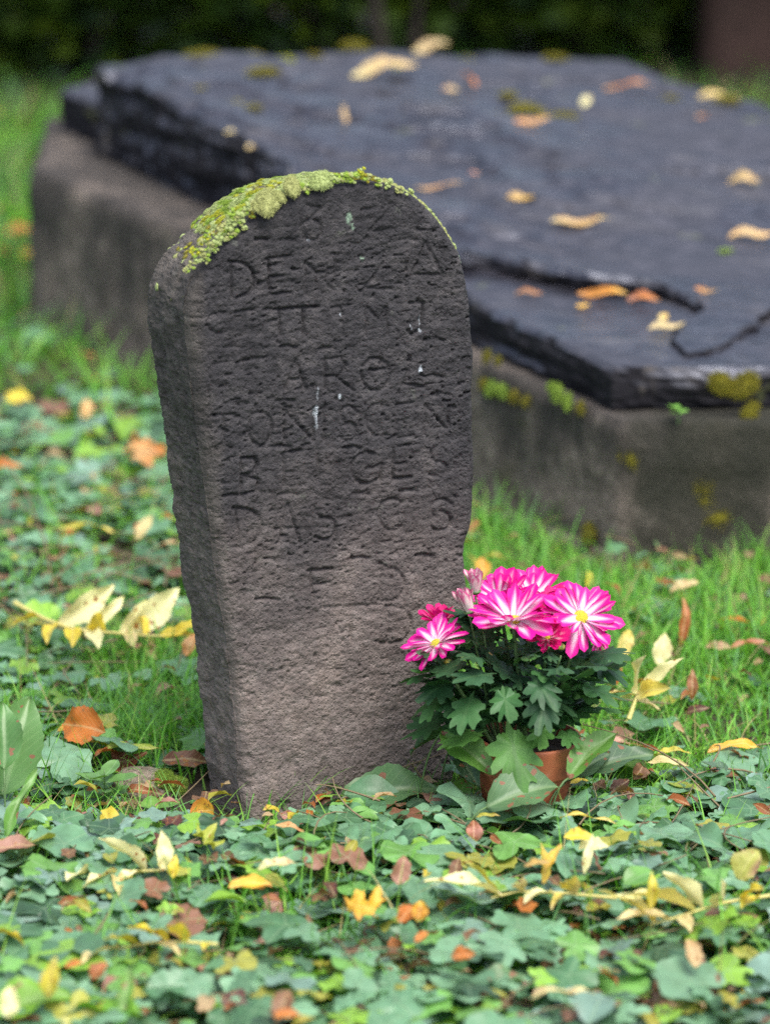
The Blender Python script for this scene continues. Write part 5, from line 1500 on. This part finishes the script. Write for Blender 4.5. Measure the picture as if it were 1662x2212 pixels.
fl(1040, 1228, 60, 'gold', 'golden leaf behind the gravestone at its right edge', .5, 90, -40, 20, z=.05, edge='orange')
fl(1078, 1535, 30, 'gold', 'golden leaf glimpsed through the chrysanthemum stems', .8, 90, -60, 10, z=.06, shape='oval')
fl(1270, 1250, 40, 'yellow', 'yellow leaf behind the blossoms at the tomb corner', .4, 90, -60, 10, z=.05)
fl(1250, 1690, 44, 'yellow', 'small yellow leaf caught beside the bluish leaf', .5, 20, 0, 20, z=.03)

# small crumbs of dead leaves, nobody could count them
LT = [blade(w_lance(0.2, .4), 5, 2, .3, .5, .5, .1, 700 + k) for k in range(3)] + [fan_leaf(lobe_r(4, .3, .25, .4), 14, 2, .3, .1, 720)]
n = 2600
xy = np.vstack([scatter(1900, -0.9, 1.6, 0.1), scatter(1500, -0.9, 0.0, 0.1), scatter(700, 1.5, 5, .3)])
xy = xy[free(xy, 0.06)]; n = len(xy)
q_ = proj(np.c_[xy, np.zeros(n)])
soil = np.exp(-(((q_[:, 0] - 340) / 150) ** 2 + ((q_[:, 1] - 1690) / 70) ** 2))
keep = rng.random(n) < 0.34 + 0.5 * soil
xy = xy[keep]; n = len(xy)
cc = np.array([PAL[k] for k in ('brown', 'rust', 'tan', 'orange', 'pink', 'olive', 'yellow', 'maroon')])
Mxl = [(rot(rng.uniform(0, 6.28), rng.normal(0, .3), rng.normal(0, .4)) * rng.uniform(0.012, 0.034), np.array([x_, y_, rng.uniform(0.006, 0.042 + 0.035 * (y_ < -.1))])) for x_, y_ in xy]
put('leaf_litter', joined('leaf_litter', LT, rng.choice(4, n), Mxl, cc[rng.choice(8, n, p=[.32, .14, .2, .06, .08, .08, .03, .09])] * .75, M_fall), kind='stuff', label='small brown and tan crumbs of dead leaves among the ivy')

# ------------------------------------------------------------------ half buried stone and dry stems, seedlings
v, f = icosphere(4)
v = v * np.array([1.0, 0.7, 0.5]); v = v * (1 + 0.16 * fbm(v * 2.1, 3, 800) + 0.05 * fbm(np.c_[v[:, 0] * 6, v[:, 1] * 6, v[:, 2] * 20], 3, 801))[:, None]
t = NT('pale_stone'); P = t.pos(); nn = t.noise(t.mapv(P, (1, 1, 2.5)), 110, 6, .7)
M_pale = t.bsdf(t.ramp(nn, [(0.3, (0.07, 0.055, 0.04)), (0.5, (0.25, 0.20, 0.15)), (0.75, (0.42, 0.36, 0.28))]), 0.9, t.bump(nn, 0.9, 0.006), 0.2)
p = G(318, 1700, 0.008)
peb = put('half_buried_stone', mesh('half_buried_stone', v, f, M_pale), loc=p, rot=(0, R(8), R(-15)), scale=0.040, label='pale rounded stone with mossy end half buried at the gravestone foot', cat='stone')
for (x, y, rr) in [(0.72, -0.2, .26), (0.55, -0.35, .2), (0.85, .1, .22), (0.45, -.05, .22), (0.95, -.15, .18)]:
    put('moss_tuft', MOSS['green'][1], peb, loc=(x, y, 0.48 - 0.35 * x * x), scale=rr)

def dry_stem(pts_, label, tufts=()):
    P = np.array([G(x, y, z) for x, y, z in pts_])
    root_ = put('dry_stem', None, loc=(P[0][0], P[0][1], 0), label=label, cat='stem', group='dry stems in the ivy')
    I = Matrix.Translation(-Vector(root_.location))
    s = np.r_[0, np.cumsum(np.linalg.norm(np.diff(P, axis=0), axis=1))]; s /= s[-1]
    C = np.array([[np.interp(u, s, P[:, k]) for k in range(3)] for u in np.linspace(0, 1, 14)])
    v, f = tube(C, np.linspace(.0016, .0007, 14), 5)
    put('stalk', mesh('stalk', v, f, M_dry), root_, M=I)
    for k, u in enumerate(tufts):
        c_ = C[int(u * 13)]
        tv, tf, tl = blade(w_lance(.16, .4), 6, 2, .4, .6, .8, .1, 760 + k)
        put('withered_leaf', leaf_mesh('withered_leaf', tv, tf, tl, M_fall, PAL['brown'], None, k), root_, M=I @ Matrix.Translation(Vector(c_)) @ Euler((k, -0.3 + .4 * (k % 3), k * 2.1)).to_matrix().to_4x4() @ Matrix.Scale(0.026, 4))
dry_stem([(118, 1300, 0.0), (100, 1180, .06), (60, 1070, .10), (0, 975, .14)], 'long thin dry brown stem leaning left in the ivy', (.05, .12, .2, .3))
dry_stem([(133, 1290, 0.0), (132, 1200, .05), (128, 1145, .08)], 'short upright dry stem beside the long leaning one', (.1, .3))
dry_stem([(1300, 1235, 0.0), (1292, 1205, .03), (1270, 1180, .06)], 'pale dry stem at the foot of the tomb', ())

def seedling(zx, zy, z0, hpx, nl_, spx, label, col, cat='plant', pos=None, lean=0.0, round_=True):
    p = G(zx, zy, z0) if pos is None else pos
    sc = np.dot(p - CAM, FW) / FPX; h = hpx * sc
    root_ = put('seedling', None, loc=p, label=label, cat=cat)
    pts_ = bez((0, 0, -0.004), (lean * h * .5, 0, h * .6), (lean * h, 0, h), 8)
    v, f = tube(pts_, np.linspace(.0013, .0007, 8), 5)
    put('stem', mesh('stem', v, f, M_stem), root_)
    for k in range(nl_):
        u = (0.35 + 0.65 * (k // 2 + 1) / (nl_ // 2 + .01)); u = min(u, 1)
        c_ = pts_[int(u * 7)]
        _lseed[0] += 1
        tv, tf, tl = blade(w_oval(.30), 10, 4, .2, -.2, .1, .04, 900 + k)
        put('leaf', leaf_mesh('leaf', tv, tf, tl, M_ivy, col, None, k), root_, M=Matrix.Translation(Vector(c_)) @ Matrix.Rotation(k * math.pi + (k // 2) * 1.3 + .4, 4, 'Z') @ Matrix.Rotation(-R(15), 4, 'Y') @ Matrix.Scale(spx * sc * random.uniform(.8, 1.15), 4))
seedling(228, 1775, 0.0, 120, 8, 70, 'leafy green seedling standing before the half buried stone', (0.13, 0.27, 0.08))
seedling(330, 1805, 0.0, 70, 6, 60, 'small round-leaved seedling right of the taller one', (0.15, 0.30, 0.06))
seedling(1475, 1760, 0.0, 70, 6, 42, 'young plant with yellowing leaves in the right foreground', (0.26, 0.32, 0.05))
seedling(1560, 1745, 0.0, 90, 5, 46, 'young bluish plant at the right edge of the ivy', (0.10, 0.17, 0.11))
pj = on_plane(1462, 905, np.array([*F0, 0.0]) - nfront * 0.0, nfront)
seedling(0, 0, 0, 26, 5, 24, 'tiny bright green plant growing from the tomb joint', (0.16, 0.36, 0.06), pos=pj + nfront * 0.006)

# ------------------------------------------------------------------ far background: hedge and a brown stone pillar
HY = 4.45
hedge = put('hedge', None, loc=(0, HY + 0.5, 0), label='dark green blurred hedge behind the tomb', cat='hedge')
HT = [fan_leaf(lobe_r(1, 0.8, 0, .3), 8, 1, -.2, .05, 950 + k) for k in range(2)]
n = 34000
hx = rng.uniform(-3.4, 3.4, n); hz = 0.0 + 0.70 * rng.random(n) ** 0.85
fy = HY + 0.10 * np.sin(hx * 2.3) + 0.14 * fbm(np.c_[hx * 2.2, hz * 3, np.zeros(n)], 3, 960)
hy = fy + np.abs(rng.normal(0, 0.30, n)) + 0.34 * (1 - smooth(0.0, 0.40, hz))
topm = rng.random(n) < 0.25
hz = np.where(topm, 0.70 + rng.normal(0, .05, n), hz); hy = np.where(topm, HY + rng.uniform(-.05, .95, n), hy)
pal = np.array([(0.045, 0.095, 0.015), (0.085, 0.155, 0.015), (0.13, 0.20, 0.015), (0.03, 0.065, 0.02)])
hc = pal[rng.choice(4, n, p=[.35, .28, .2, .17])] * rng.uniform(.8, 1.2, (n, 1))
Mh = [(rot(rng.uniform(0, 6.28), rng.uniform(-1, 1), rng.uniform(-1, 1)) * s_, np.array([a, b, c_])) for a, b, c_, s_ in zip(hx, hy, hz, rng.uniform(.026, .050, n))]
put('foliage', joined('foliage', HT, rng.choice(2, n), Mh, hc, M_hedge), hedge, M=Matrix.Translation((0, -HY - 0.5, 0)))
Vs, Fs, off = [], [], 0
for k in range(46):
    x0 = -3.3 + 6.6 * k / 45 + rng.normal(0, .05); y0 = HY + .45 + rng.normal(0, .12)
    a, b = tube(bez((x0, y0, -.03), (x0 + rng.normal(0, .1), y0, .3), (x0 + rng.normal(0, .25), y0 + rng.normal(0, .12), 0.62), 6), np.linspace(.018, .006, 6), 6)
    put('branch', mesh('branch', a, b, M_bark), hedge, M=Matrix.Translation((0, -HY - 0.5, 0)))

pc = G(1500, 172, 0)
pill_poly = [np.array([pc[0], pc[1]]), np.array([pc[0] + .05, pc[1] - .05]), np.array([pc[0] + .60, pc[1] + .10]), np.array([pc[0] + .55, pc[1] + .26])]
put('stone_pillar', rough_prism('stone_pillar', pill_poly, lambda x, y: 1.1 + 0 * x, lambda x, y: -.05 + 0 * x, M_sand, .03, .01, .006, .006, 16, seed=71), label='dark reddish brown stone pillar at the top right behind the tomb', cat='pillar')
